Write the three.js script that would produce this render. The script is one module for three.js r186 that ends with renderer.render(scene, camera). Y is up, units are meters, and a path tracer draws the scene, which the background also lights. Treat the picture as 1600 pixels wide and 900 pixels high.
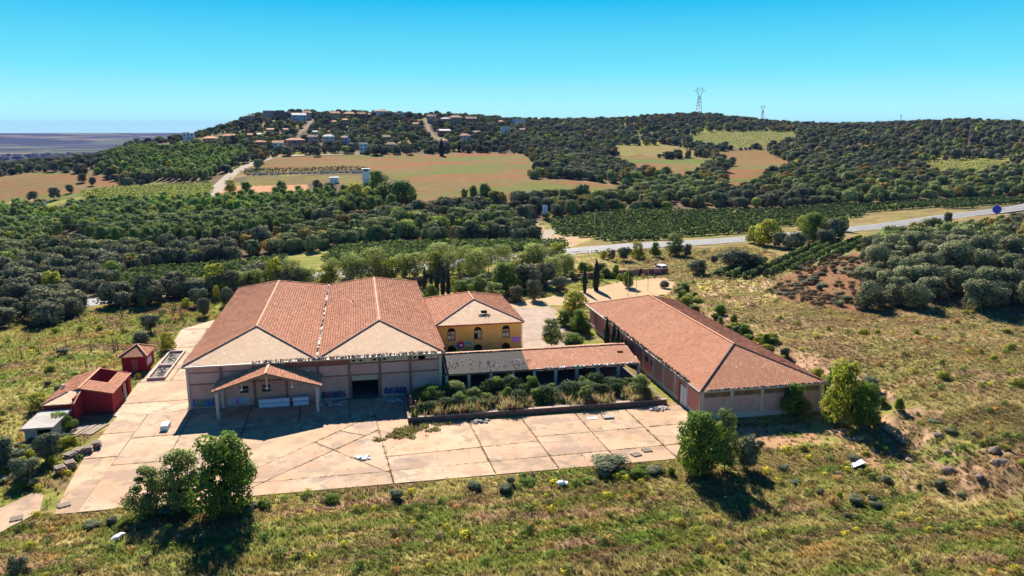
import * as THREE from 'three';
import { mergeGeometries } from 'three/addons/utils/BufferGeometryUtils.js';

// ---------- camera, sky, sun, exposure ----------
const scene = new THREE.Scene();
const camera = new THREE.PerspectiveCamera(41.112, 16 / 9, 1, 40000);
camera.position.set(0, 40, 0);
const YAW = THREE.MathUtils.degToRad(11.3), PITCH = Math.atan(252 / 1200);
camera.lookAt(Math.sin(YAW) * Math.cos(PITCH), 40 - Math.sin(PITCH), -Math.cos(YAW) * Math.cos(PITCH));

const SKY = [[0, 0.25, 0.45, 0.465], [1.2, 0.21, 0.445, 0.465], [4, 0.085, 0.365, 0.455], [8.7, 0.007, 0.24, 0.415], [18, 0.004, 0.11, 0.27], [40, 0.0035, 0.04, 0.15], [90, 0.0035, 0.028, 0.105]];
{
  const w = 16, h = 1024, d = new Float32Array(w * h * 4);
  for (let j = 0; j < h; j++) {
    const e = Math.max(0, ((j + 0.5) / h - 0.5) * 180);
    let k = 0; while (k < SKY.length - 2 && e > SKY[k + 1][0]) k++;
    const a = SKY[k], b = SKY[k + 1], t = Math.min(1, (e - a[0]) / (b[0] - a[0]));
    for (let i = 0; i < w; i++) { const o = (j * w + i) * 4; for (let c = 0; c < 3; c++) d[o + c] = a[c + 1] + (b[c + 1] - a[c + 1]) * t; d[o + 3] = 1; }
  }
  const sky = new THREE.DataTexture(d, w, h, THREE.RGBAFormat, THREE.FloatType);
  sky.mapping = THREE.EquirectangularReflectionMapping; sky.magFilter = sky.minFilter = THREE.LinearFilter; sky.needsUpdate = true;
  scene.background = sky; scene.environment = sky;
}
const sun = new THREE.DirectionalLight(new THREE.Color(1, 0.92, 0.8), 5);
sun.position.set(-30, 588, -809); sun.castShadow = true; sun.shadow.radius = 1;
sun.shadow.mapSize.set(4096, 4096);
Object.assign(sun.shadow.camera, { left: -500, right: 500, top: 500, bottom: -500, near: 1, far: 3000 });
scene.add(sun, sun.target);
const renderer = new THREE.WebGLRenderer({ antialias: true });
renderer.shadowMap.enabled = true;
renderer.toneMapping = THREE.LinearToneMapping;
renderer.toneMappingExposure = 2.2;
scene.fog = new THREE.FogExp2(0x7c8cff, 0.000036);

// ---------- surveyed data: height points (x, z, height), land zones, houses and trees, all in metres ----------
const TP = [-51.2,-115.5,-0.3,-64.7,-148.9,-1.0,-74.5,-173.3,-1.5,-93.9,-220.5,-5.0,-112.2,-265.9,-6.0,-142.4,-341.5,-6.0,-182.0,-440.4,-6.0,-218.3,-531.7,-4.0,-270.2,-661.8,-2.0,-40.9,-140.8,0.0,-56.7,-199.6,-2.0,-69.3,-246.7,-4.0,-85.2,-306.8,-5.0,-109.5,-399.6,-3.0,-141.1,-520.7,0.0,-167.8,-623.2,4.0,-29.1,-222.8,-1.0,-34.8,-269.7,-3.0,-39.6,-310.9,-2.0,-47.5,-378.6,1.0,-57.9,-467.1,3.0,-67.8,-554.7,10.0,-2.5,-212.2,0.0,-2.7,-251.1,-1.0,-2.8,-289.1,0.0,-3.0,-360.3,2.0,-3.2,-451.9,7.0,-3.2,-528.6,12.0,23.4,-207.0,0.0,27.1,-239.0,0.0,32.1,-282.1,0.0,39.2,-342.4,3.0,47.0,-409.2,6.0,57.3,-497.0,11.0,47.2,-193.2,0.0,56.9,-233.1,0.0,67.1,-275.2,0.0,77.5,-318.3,2.0,88.3,-362.9,6.0,104.1,-427.8,9.0,123.6,-508.5,13.0,72.1,-188.2,0.0,91.3,-239.4,0.0,108.5,-285.2,0.0,122.1,-321.9,2.0,147.2,-389.2,6.0,178.4,-472.8,11.0,86.7,-148.9,1.5,108.1,-186.9,0.6,144.4,-251.3,0.0,174.2,-304.3,0.0,191.8,-335.8,2.0,230.5,-405.2,7.0,268.9,-474.2,12.0,73.7,-90.8,2.5,97.8,-122.3,2.2,115.2,-145.1,2.5,122.9,-151.4,6.0,142.4,-176.3,6.5,196.1,-250.8,1.0,221.2,-283.5,0.0,251.8,-323.9,2.0,302.4,-390.8,7.0,85.3,-80.9,2.5,105.5,-101.6,3.0,131.2,-127.8,3.0,141.4,-138.9,7.0,169.7,-167.8,7.0,256.8,-255.9,2.5,312.5,-312.5,1.0,350.8,-352.1,4.0,394.6,-397.5,9.0,-260.2,-639.1,5.6,-297.3,-731.9,5.4,-281.4,-770.2,6.1,-236.7,-764.2,9.4,-180.8,-676.2,13.7,-218.9,-821.3,15.5,-239.1,-898.7,17.9,-175.3,-841.9,24.8,-138.6,-808.2,29.0,-151.8,-887.1,31.9,-76.9,-635.4,17.0,-92.6,-774.5,29.9,-105.5,-893.8,48.2,-53.4,-928.5,51.5,-3.5,-650.0,17.5,-3.4,-780.0,32.7,-3.1,-930.0,51.6,74.8,-645.7,18.1,91.2,-784.7,31.2,110.0,-943.6,50.6,153.4,-631.6,18.1,191.0,-787.1,28.3,240.4,-991.3,44.1,243.2,-645.7,14.3,309.5,-823.8,27.5,393.1,-1048.7,48.8,519.8,-1136.8,55.5,344.7,-609.2,14.9,442.1,-784.0,27.7,563.8,-1002.3,43.5,627.8,-963.5,39.1,438.8,-570.8,15.6,577.3,-754.5,31.8,655.6,-858.3,40.0,688.9,-792.4,42.9,477.7,-483.9,18.5,574.7,-584.9,30.7,686.1,-699.8,38.0,-496.4,-868.1,-45.0,-645.3,-1128.5,-95.0,-429.7,-903.0,-45.0,-558.7,-1173.8,-95.0,-379.1,-925.4,-45.0,-492.8,-1203.0,-95.0,-323.1,-946.4,-45.0,-420.0,-1230.3,-95.0,-261.6,-965.2,-10.0,-340.1,-1254.7,-95.0,-199.8,-1132.5,0.0,-141.4,-1141.3,25.0,-8.8,-1200.0,35.0,142.7,-1241.8,35.0,319.2,-1311.7,38.0,513.1,-1356.2,40.0,629.9,-1361.3,40.0,717.5,-1260.0,36.0,857.4,-1106.7,36.0,917.2,-921.2,38.0,-58.0,-15.5,0.0,-115.9,-31.1,0.0,-241.5,-64.7,-5.0,-579.6,-155.3,-4.0,-869.3,-232.9,-30.0,-1255.7,-336.5,-95.0,-49.1,-34.4,0.0,-98.3,-68.8,0.0,-204.8,-143.4,-5.0,-491.5,-344.1,-4.0,-737.2,-516.2,-30.0,-1064.9,-745.6,-95.0,-38.6,-46.0,0.0,-77.1,-91.9,0.0,-160.7,-191.5,-5.0,-385.7,-459.6,-4.0,-578.5,-689.4,-30.0,-835.6,-995.9,-95.0,53.0,-28.2,0.0,106.0,-56.3,3.0,220.7,-117.4,5.0,529.8,-281.7,12.0,794.7,-422.5,35.0,59.1,-10.4,0.0,118.2,-20.8,3.0,246.2,-43.4,5.0,590.9,-104.2,12.0,886.3,-156.3,35.0,59.1,10.4,0.0,118.2,20.8,3.0,246.2,43.4,5.0,590.9,104.2,12.0,886.3,156.3,35.0];
const ZONE = {
  vineMain: [77,-308,93,-318,125,-329,187,-328,234,-333,344,-345,331,-331,284,-320,230,-315,218,-303,178,-289,144,-269,123,-265,88,-257,84,-269,73,-278],
  vineLeft: [-70,-236,-70,-250,-52,-253,-24,-259,-22,-240,-42,-229,-54,-220,-62,-221],
  vineMid: [-12,-248,-7,-272,30,-267,71,-261,69,-247,48,-239,15,-233,-8,-229],
  vineRight: [91,-193,119,-206,154,-231,164,-232,196,-251,236,-265,290,-289,268,-267,193,-231,148,-205,129,-193,108,-184,97,-184],
  vineFar: [411,-512,438,-512,457,-479,416,-432,375,-427,368,-446],
  vineTerrace: [367,-825,407,-852,513,-852,465,-764,383,-689,342,-702,338,-751],
  vineYellow: [-176,-543,-158,-554,-126,-538,-92,-523,-85,-493,-82,-454,-126,-461,-149,-473],
  fieldBig: [-77,-579,-62,-631,2,-649,97,-651,136,-625,117,-510,97,-446,124,-431,147,-405,142,-380,104,-362,60,-365,41,-356,26,-346,28,-428,20,-479,13,-515,-33,-546],
  fieldLeft: [-277,-681,-216,-638,-190,-626,-153,-565,-165,-539,-177,-506,-209,-507],
  fieldMid: [195,-605,255,-677,255,-604,296,-618,273,-558,193,-435,176,-465],
  fieldRight: [321,-669,379,-677,306,-493,249,-446,216,-393,194,-382,220,-441,273,-531],
  dirtTrack: [61,-305,72,-308,72,-286,83,-266,70,-250,62,-273],
  redSoil: [-82,-472,-81,-505,-29,-474,-27,-448,-61,-466],
  bareRight: [87,-187,106,-180,88,-148,79,-145,78,-163],
  bank: [88,-154,115,-188,135,-202,150,-207,104,-140,96,-142,92,-147],
  pineMain: [-150,-414,-145,-451,-74,-419,-25,-404,0,-397,28,-400,28,-377,14,-353,-6,-351,-16,-332,-30,-311,-39,-305,-62,-303,-80,-304,-103,-328,-126,-362],
  pineLeft: [-225,-458,-195,-472,-162,-444,-119,-342,-122,-323,-134,-320,-160,-320],
  pineFar: [-206,-772,-120,-697,-85,-645,-92,-590,-97,-533,-133,-569,-153,-581,-196,-645],
  woodLeft: [-249,-410,-134,-320,-122,-323,-111,-324,-97,-309,-60,-294,-38,-300,-16,-328,0,-339,23,-349,27,-364,56,-338,74,-304,66,-290,65,-265,31,-272,-1,-275,-13,-266,-25,-262,-53,-257,-72,-251,-68,-222,-68,-216,-65,-200,-73,-188,-75,-174,-92,-143],
  woodMid: [27,-364,43,-371,63,-380,108,-374,147,-389,152,-412,127,-437,99,-448,119,-510,140,-631,214,-663,194,-515,203,-458,270,-551,269,-524,219,-441,204,-401,229,-413,263,-468,317,-511,384,-485,387,-441,420,-434,488,-398,404,-327,349,-350,237,-337,189,-331,126,-332,94,-321,75,-308,56,-338],
  woodRow2: [-73,-180,-68,-195,-65,-197,-59,-180,-67,-169],
  wallBank: [-72,-535,3,-496,3,-449,-29,-477,-65,-493],
  woodRow: [-61,-196,-43,-204,-16,-210,-13,-199,-26,-195,-40,-190,-54,-182],
  woodRight: [111,-157,140,-192,183,-234,253,-252,323,-235,148,-104,130,-127,100,-143],
  brownTerrace: [253,-746,314,-762,315,-700,298,-634,240,-638,221,-666],
};const HOUSES = [[-163,-829,11.9,11.3,"white","flat"],[-129,-750,15.1,12.0,"brick","orange"],[-113,-756,12.0,10.4,"ochre","orange"],[-108,-873,9.5,12.0,"grey","dark"],[-91,-883,11.0,8.7,"pink","flat"],[-78,-877,9.5,11.5,"dark","flat"],[-58,-854,16.3,12.5,"bluegrey","white"],[-51,-879,10.2,13.7,"pink","orange"],[-80,-788,9.2,4.8,"pink","orange"],[-81,-707,10.0,5.5,"brick","red"],[-64,-683,10.2,7.4,"white","orange"],[-51,-698,17.3,7.6,"brick","red"],[-37,-718,9.5,7.8,"grey","dark"],[-24,-723,9.6,9.0,"lilac","white"],[-9,-722,6.0,6.8,"bluegrey","dark"],[6,-666,7.7,9.5,"white","flat"],[27,-724,7.8,8.0,"grey","dark"],[29,-672,9.5,9.1,"pink","dark"],[-22,-880,12.4,10.9,"ochre","orange"],[-6,-880,13.1,13.4,"brick","orange"],[7,-880,10.2,15.8,"red","orange"],[31,-945,18.7,10.3,"lilac","dark"],[18,-919,7.6,5.0,"pink","red"],[54,-938,8.5,5.9,"white","flat"],[84,-876,10.9,13.5,"pink","dark"],[98,-865,10.8,7.6,"brick","white"],[87,-783,13.0,6.3,"red","white"],[102,-740,11.1,9.6,"lilac","orange"],[118,-774,9.1,6.3,"grey","dark"],[110,-873,16.0,14.2,"ochre","dark"],[127,-871,13.8,16.8,"brick","dark"],[186,-893,13.6,9.4,"lilac","flat"],[172,-805,6.1,7.2,"brick","dark"],[154,-807,8.8,7.2,"white","flat"],[-180,-485,6.8,4.5,"white","red"],[-190,-479,6.0,4.5,"red","orange"],[-87,-762,6.9,5.5,"brick","white"],[-21,-827,5.4,6.0,"ochre","red"],[-66,-779,5.1,5.1,"pink","red"],[40,-697,6.8,5.1,"white","red"],[-96,-762,4.8,5.8,"pink","red"],[-10,-847,5.8,5.4,"pink","orange"],[-37,-764,4.6,4.5,"ochre","white"],[79,-714,5.7,5.4,"lilac","red"],[63,-830,6.9,5.4,"ochre","red"],[164,-884,6.0,6.7,"brick","orange"]];
const TREES = [[-15.2,-79.7,8.7,7.6,"leafGreen"],
[-19.8,-81.0,6.8,5.8,"leafLight"],
[-23.1,-81.0,5.3,4.5,"leafLight"],
[37.9,-77.8,7.7,6.5,"leafGreen"],
[41.2,-77.8,7.8,3.9,"leafLight"],
[44.1,-77.8,4.2,3.0,"oliveBush"],
[59.1,-92.7,4.9,4.2,"leafGreen"],
[64.0,-88.3,9.2,5.8,"leafYellow"],
[66.1,-87.0,6.1,4.7,"leafGreen"],
[65.7,-93.9,5.9,3.0,"leafGreen"],
[-41.5,-159.4,3.6,3.4,"oliveBush"],
[-40.7,-149.0,2.8,3.5,"oliveBush"],
[-35.3,-144.9,3.5,2.8,"leafYellow"],
[-46.5,-185.9,3.6,5.0,"holm"],
[-51.1,-186.1,2.8,3.5,"holm"],
[-48.6,-182.5,2.9,2.0,"leafYellow"],
[-36.4,-181.2,4.2,3.8,"oliveBush"],
[-33.5,-170.8,4.1,3.0,"oliveBush"],
[-33.6,-186.1,3.8,2.1,"leafYellow"],
[-30.0,-180.0,4.4,3.8,"oliveBush"],
[-39.4,-181.2,2.1,2.2,"leafYellow"],
[-38.3,-97.0,3.6,3.1,"oliveBush"],
[-38.6,-91.4,2.9,2.7,"oliveBush"],
[-42.8,-95.2,4.2,3.3,"oliveBush"],
[-40.4,-106.9,2.8,3.8,"leafGreen"],
[-31.5,-70.0,2.4,2.5,"holm"],
[-46.5,-116.4,2.7,3.1,"leafYellow"],
[44.4,-155.2,5.9,6.4,"leafYellow"],
[34.2,-133.2,5.5,4.8,"leafLight"],
[42.2,-142.7,4.6,3.8,"leafGreen"],
[40.4,-148.2,3.3,3.4,"leafGreen"],
[38.2,-133.2,2.5,4.8,"leafGreen"],
[-2.8,-202.3,8.2,7.7,"wispy"],
[3.4,-203.8,8.9,8.5,"wispy"],
[12.9,-206.9,6.4,7.0,"wispy"],
[22.1,-211.2,8.7,11.1,"wispy"],
[30.3,-200.0,8.3,9.3,"wispy"],
[49.4,-213.9,7.1,8.9,"wispy"],
[55.4,-202.7,6.1,7.8,"wispy"],
[50.1,-196.2,6.3,7.2,"wispy"],
[-7.4,-202.6,6.6,5.4,"wispy"],
[7.8,-202.1,6.2,6.1,"leafYellow"],
[34.6,-181.1,7.7,8.2,"leafGreen"],
[40.5,-184.6,6.5,7.4,"holm"],
[45.8,-187.5,6.2,6.2,"holm"],
[39.9,-172.7,4.9,3.9,"oliveBush"],
[48.2,-179.9,3.9,4.1,"oliveBush"],
[29.8,-172.0,4.9,5.7,"leafLight"],
[15.6,-173.5,4.5,4.1,"leafGreen"],
[23.5,-178.9,4.2,6.1,"leafGreen"],
[28.3,-179.4,5.4,5.6,"leafLight"],
[35.6,-172.2,3.7,3.6,"holm"],
[14.9,-182.0,7.1,1.2,"cypress"],
[16.6,-183.9,6.2,1.1,"cypress"],
[17.8,-181.5,7.2,1.4,"cypress"],
[19.1,-180.5,7.7,1.4,"cypress"],
[20.4,-180.2,6.7,1.2,"cypress"],
[53.8,-178.0,7.0,1.3,"cypress"],
[57.5,-180.4,7.8,2.1,"cypress"],
[66.5,-181.8,4.6,3.3,"leafGreen"],
[84.6,-224.0,5.2,5.2,"leafYellow"],
[75.2,-221.2,3.6,2.7,"holm"],
[78.8,-220.4,4.3,4.3,"oliveBush"],
[74.0,-225.1,2.8,2.6,"leafYellow"],
[91.1,-225.4,4.7,3.6,"leafGreen"],
[99.0,-228.3,7.4,7.4,"leafLight"],
[101.5,-224.1,4.3,2.8,"holm"],
[91.5,-195.2,4.1,6.4,"holm"],
[105.8,-199.8,5.9,11.4,"holm"],
[104.7,-212.2,2.3,2.7,"oliveBush"],
[109.7,-198.1,4.4,5.5,"oliveBush"],
[135.9,-238.3,9.2,11.0,"leafYellow"],
[135.8,-245.6,6.3,7.2,"leafYellow"],
[136.8,-230.4,5.6,7.2,"holm"],
[139.0,-224.9,5.9,8.4,"holm"],
[155.2,-240.2,10.3,11.6,"leafGreen"],
[157.9,-232.5,8.7,8.7,"holm"],
[151.7,-227.3,5.5,6.4,"oliveBush"],
[184.0,-265.7,6.0,6.0,"leafGreen"],
[168.0,-266.8,6.9,7.4,"leafYellow"],
[230.9,-265.7,5.9,3.6,"holm"],
[10.4,-420.7,11.6,12.4,"leafGreen"],
[-0.0,-375.2,11.3,15.9,"leafYellow"],
[19.3,-367.1,12.3,13.9,"pine"],
[13.7,-377.9,10.5,11.2,"pine"],
[49.9,-367.6,6.4,4.6,"pine"],
[53.7,-361.5,8.5,5.2,"pine"],
[58.5,-357.4,9.6,6.0,"pine"],
[-38.5,-409.9,10.7,5.9,"pine"],
[-20.8,-420.9,8.8,6.1,"holm"],
[-14.0,-403.0,9.1,7.2,"holm"],
[-61.7,-455.6,7.5,6.5,"pine"],
[-73.2,-475.4,7.4,9.0,"leafYellow"],
[67.8,-630.9,13.3,5.7,"cypress"],
[85.6,-659.1,8.6,3.3,"cypress"],
[93.0,-657.2,8.0,3.3,"cypress"],
[100.7,-660.8,7.0,3.3,"cypress"],
[108.2,-659.0,7.5,3.3,"cypress"],
[116.7,-663.0,8.1,3.9,"cypress"],
[43.1,-646.1,7.8,6.9,"holm"],
[16.0,-646.5,8.7,12.6,"holm"],
[32.7,-648.0,6.7,6.9,"holm"],
[-30.7,-634.8,7.5,7.1,"holm"],
[-80.6,-220.3,6.9,6.8,"leafYellow"],
[-133.7,-331.1,6.3,7.5,"leafYellow"],
[-122.9,-320.4,5.4,5.9,"leafYellow"],
[-188.4,-589.9,6.6,6.3,"holm"],
[-177.5,-574.2,6.1,4.8,"holm"],
[-180.3,-539.0,5.7,5.3,"holm"],
[-181.0,-513.2,7.7,8.6,"holm"],
[-192.0,-511.0,6.5,6.9,"holm"]];
// ---------- helpers ----------
let seedState = 1;
function rng(seed) { let s = seed >>> 0; return () => { s = (s + 0x6D2B79F5) | 0; let t = Math.imul(s ^ (s >>> 15), 1 | s); t = (t + Math.imul(t ^ (t >>> 7), 61 | t)) ^ t; return ((t ^ (t >>> 14)) >>> 0) / 4294967296; }; }
const R = rng(7);
const sm = (a, b, x) => { const t = Math.min(1, Math.max(0, (x - a) / (b - a))); return t * t * (3 - 2 * t); };
const mix = (a, b, t) => a + (b - a) * t;
const mix3 = (a, b, t) => [mix(a[0], b[0], t), mix(a[1], b[1], t), mix(a[2], b[2], t)];
const HT = new Float32Array(65536); { const r = rng(99); for (let i = 0; i < 65536; i++) HT[i] = r(); }
function vn(x, y) {
  const xi = Math.floor(x), yi = Math.floor(y); let u = x - xi, v = y - yi; u = u * u * (3 - 2 * u); v = v * v * (3 - 2 * v);
  const a = ((xi & 255) << 8), b = (((xi + 1) & 255) << 8), c = yi & 255, d = (yi + 1) & 255;
  return (HT[a + c] * (1 - u) + HT[b + c] * u) * (1 - v) + (HT[a + d] * (1 - u) + HT[b + d] * u) * v;
}
const fbm = (x, y) => vn(x, y) * 0.5 + vn(x * 2.03 + 17.3, y * 2.03 + 5.1) * 0.28 + vn(x * 4.1 + 3.7, y * 4.1 + 41.9) * 0.22;
const used = new Map();
function numbered(n) { const k = used.get(n) || 0; used.set(n, k + 1); return k ? `${n}_${String(k).padStart(3, '0')}` : n; }
function shade(o) { o.castShadow = o.receiveShadow = true; return o; }
function tag(o, label, category, group) { o.userData.label = label; o.userData.category = category; if (group) o.userData.group = group; return o; }
// a Group at a thing's base; its parts are given in world metres and moved to the base
function thing(name, label, category, x, y, z, group) { const o = new THREE.Group(); o.name = numbered(name); o.position.set(x, y, z); scene.add(o); return tag(o, label, category, group); }
function part(parent, name, geo, mat) {
  const p = new THREE.Vector3(); for (let q = parent; q && q !== scene; q = q.parent) p.add(q.position);
  if (Array.isArray(geo)) geo = merge(geo);
  geo.translate(-p.x, -p.y, -p.z);
  const m = shade(new THREE.Mesh(geo, mat)); m.name = name; parent.add(m); return m;
}
function single(name, label, category, geo, mat, group) {
  if (Array.isArray(geo)) geo = merge(geo);
  geo.computeBoundingBox(); const b = geo.boundingBox, c = [(b.min.x + b.max.x) / 2, b.min.y, (b.min.z + b.max.z) / 2];
  geo.translate(-c[0], -c[1], -c[2]);
  const m = shade(new THREE.Mesh(geo, mat)); m.name = numbered(name); m.position.set(...c); scene.add(m); return tag(m, label, category, group);
}
function structure(name, geo, mat) { const m = shade(new THREE.Mesh(geo, mat)); m.name = numbered(name); m.userData.kind = 'structure'; scene.add(m); return m; }
function merge(gs) { return mergeGeometries(gs.map((g) => { const q = g.index ? g.toNonIndexed() : g; for (const k of Object.keys(q.attributes)) if (!['position', 'normal', 'uv'].includes(k)) q.deleteAttribute(k); return q; })); }
function box(x0, x1, y0, y1, z0, z1) { // uv in metres
  const g = new THREE.BoxGeometry(x1 - x0, y1 - y0, z1 - z0).toNonIndexed(); g.translate((x0 + x1) / 2, (y0 + y1) / 2, (z0 + z1) / 2);
  const p = g.attributes.position, n = g.attributes.normal, u = g.attributes.uv;
  for (let i = 0; i < p.count; i++) { const ax = Math.abs(n.getX(i)), ay = Math.abs(n.getY(i)); u.setXY(i, (ax > 0.5 ? p.getZ(i) : p.getX(i)) * 0.12, (ay > 0.5 ? p.getZ(i) : p.getY(i)) * 0.12); }
  return g;
}
function bar(a, b, r, n = 5, r2 = r) {
  const A = new THREE.Vector3(...a), B = new THREE.Vector3(...b), d = B.clone().sub(A), L = d.length();
  const g = new THREE.CylinderGeometry(r2, r, L, n, 1).toNonIndexed(); g.translate(0, L / 2, 0);
  g.applyQuaternion(new THREE.Quaternion().setFromUnitVectors(new THREE.Vector3(0, 1, 0), d.normalize())); g.translate(A.x, A.y, A.z); return g;
}
const LUT = new Uint8Array(4097); for (let i = 0; i <= 4096; i++) { const c = i / 4096; LUT[i] = Math.round(255 * (c <= 0.0031308 ? c * 12.92 : 1.055 * c ** (1 / 2.4) - 0.055)); }
function tex(w, h, f, wrap = THREE.RepeatWrapping) {
  const d = new Uint8Array(w * h * 4);
  for (let j = 0; j < h; j++) for (let i = 0; i < w; i++) { const c = f(i, j), o = (j * w + i) * 4; for (let k = 0; k < 3; k++) d[o + k] = LUT[Math.max(0, Math.min(4096, (c[k] * 4096) | 0))]; d[o + 3] = 255; }
  const t = new THREE.DataTexture(d, w, h); t.colorSpace = THREE.SRGBColorSpace; t.magFilter = THREE.LinearFilter; t.minFilter = THREE.LinearMipmapLinearFilter; t.generateMipmaps = true; t.wrapS = t.wrapT = wrap; t.needsUpdate = true; return t;
}
const lin = (r, g, b) => new THREE.Color().setRGB(r, g, b);
const mat = (r, g, b, rough = 0.85, o = {}) => new THREE.MeshStandardMaterial({ color: lin(r, g, b), roughness: rough, ...o });
// stained plaster or concrete: a tileable texture of two tones with blotches and streaks, used with uv 0.12 per metre
function stained(a, b, seed, streak = 0, rough = 0.9) {
  const N = 256, per = (x, y, f) => { const t = (u, v) => fbm((u + seed) * f, (v + seed * 1.7) * f); const sx = x, sy = y; return mix(mix(t(x, y), t(x - 1, y), sx), mix(t(x, y - 1), t(x - 1, y - 1), sx), sy); };
  const t = tex(N, N, (i, j) => { const x = i / N, y = j / N; let k = sm(0.35, 0.65, per(x, y, 6)) * 0.7 + (HT[(i * 977 + j * 131 + seed * 7) & 65535] - 0.5) * 0.25; if (streak) k += streak * sm(0.5, 0.7, per(x, y * 0.12, 40)); return mix3(a, b, Math.max(0, Math.min(1, k))); });
  return new THREE.MeshStandardMaterial({ map: t, roughness: rough });
}
function polyIn(P, x, z) { let c = false; for (let i = 0, n = P.length, j = n - 2; i < n; j = i, i += 2) if ((P[i + 1] > z) !== (P[j + 1] > z) && x < (P[j] - P[i]) * (z - P[i + 1]) / (P[j + 1] - P[i + 1]) + P[i]) c = !c; return c; }
const BOXES = {}; for (const k in ZONE) { const P = ZONE[k]; let b = [1e9, 1e9, -1e9, -1e9]; for (let i = 0; i < P.length; i += 2) b = [Math.min(b[0], P[i]), Math.min(b[1], P[i + 1]), Math.max(b[2], P[i]), Math.max(b[3], P[i + 1])]; BOXES[k] = b; }
const inZone = (k, x, z) => { const b = BOXES[k]; return x > b[0] && x < b[2] && z > b[1] && z < b[3] && polyIn(ZONE[k], x, z); };

// ---------- terrain ----------
const NP = TP.length / 3, TU = [], TV = [];
const uOf = (x, z) => 2.2 * Math.atan2(x, -z), vOf = (x, z) => Math.log(Math.hypot(x, z) + 20);
for (let i = 0; i < NP; i++) { TU.push(uOf(TP[i * 3], TP[i * 3 + 1])); TV.push(vOf(TP[i * 3], TP[i * 3 + 1])); }
const tk = (d2) => 0.5 * d2 * Math.log(d2 + 1e-12);
const TW = (() => {
  const n = NP + 3, A = Array.from({ length: n }, () => new Float64Array(n + 1));
  for (let i = 0; i < NP; i++) {
    for (let j = 0; j < NP; j++) A[i][j] = tk((TU[i] - TU[j]) ** 2 + (TV[i] - TV[j]) ** 2) + (i === j ? 2e-3 : 0);
    A[i][NP] = A[NP][i] = 1; A[i][NP + 1] = A[NP + 1][i] = TU[i]; A[i][NP + 2] = A[NP + 2][i] = TV[i]; A[i][n] = TP[i * 3 + 2];
  }
  for (let c = 0; c < n; c++) {
    let p = c; for (let r = c + 1; r < n; r++) if (Math.abs(A[r][c]) > Math.abs(A[p][c])) p = r;
    [A[c], A[p]] = [A[p], A[c]];
    for (let r = 0; r < n; r++) if (r !== c && A[r][c]) { const f = A[r][c] / A[c][c]; for (let k = c; k <= n; k++) A[r][k] -= f * A[c][k]; }
  }
  return A.map((row, i) => row[n] / row[i]);
})();
function terrain(x, z) {
  const dx = Math.max(-46 - x, x - 66, 0), dz = Math.max(-185 - z, z + 30, 0), m = sm(0, 26, Math.hypot(dx, dz));
  let h = 0;
  if (m > 0) {
    const u = uOf(x, z), v = vOf(x, z); h = TW[NP] + TW[NP + 1] * u + TW[NP + 2] * v;
    for (let i = 0; i < NP; i++) { const a = u - TU[i], b = v - TV[i], d = a * a + b * b; h += TW[i] * 0.5 * d * Math.log(d + 1e-12); }
    h *= m;
  }
  const edge = x + (fbm(x * 0.11, z * 0.11) - 0.5) * 5;
  h += 2 * sm(66.5, 71.5, edge) * sm(30, 40, -z) * (1 - sm(150, 185, -z)) * (1 - sm(80, 110, x));
  const r = Math.hypot(x, z), m2 = sm(1300, 2300, r); h = h * (1 - m2) - 110 * m2;
  const rough = Math.max(sm(-84, -78, z), sm(68, 74, x), sm(-40, -48, x), sm(-180, -190, z));
  h += rough * ((fbm(x * 0.35, z * 0.35) - 0.5) * 0.35 + (fbm(x * 0.06, z * 0.06) - 0.5) * 0.5 * sm(50, 90, r));
  h += sm(60, 64, edge) * (1 - sm(74, 80, x)) * sm(55, 65, -z) * (1 - sm(90, 96, -z)) * (fbm(x * 0.5, z * 0.5) - 0.4) * 1.2;
  return h - 0.05;
}
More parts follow.
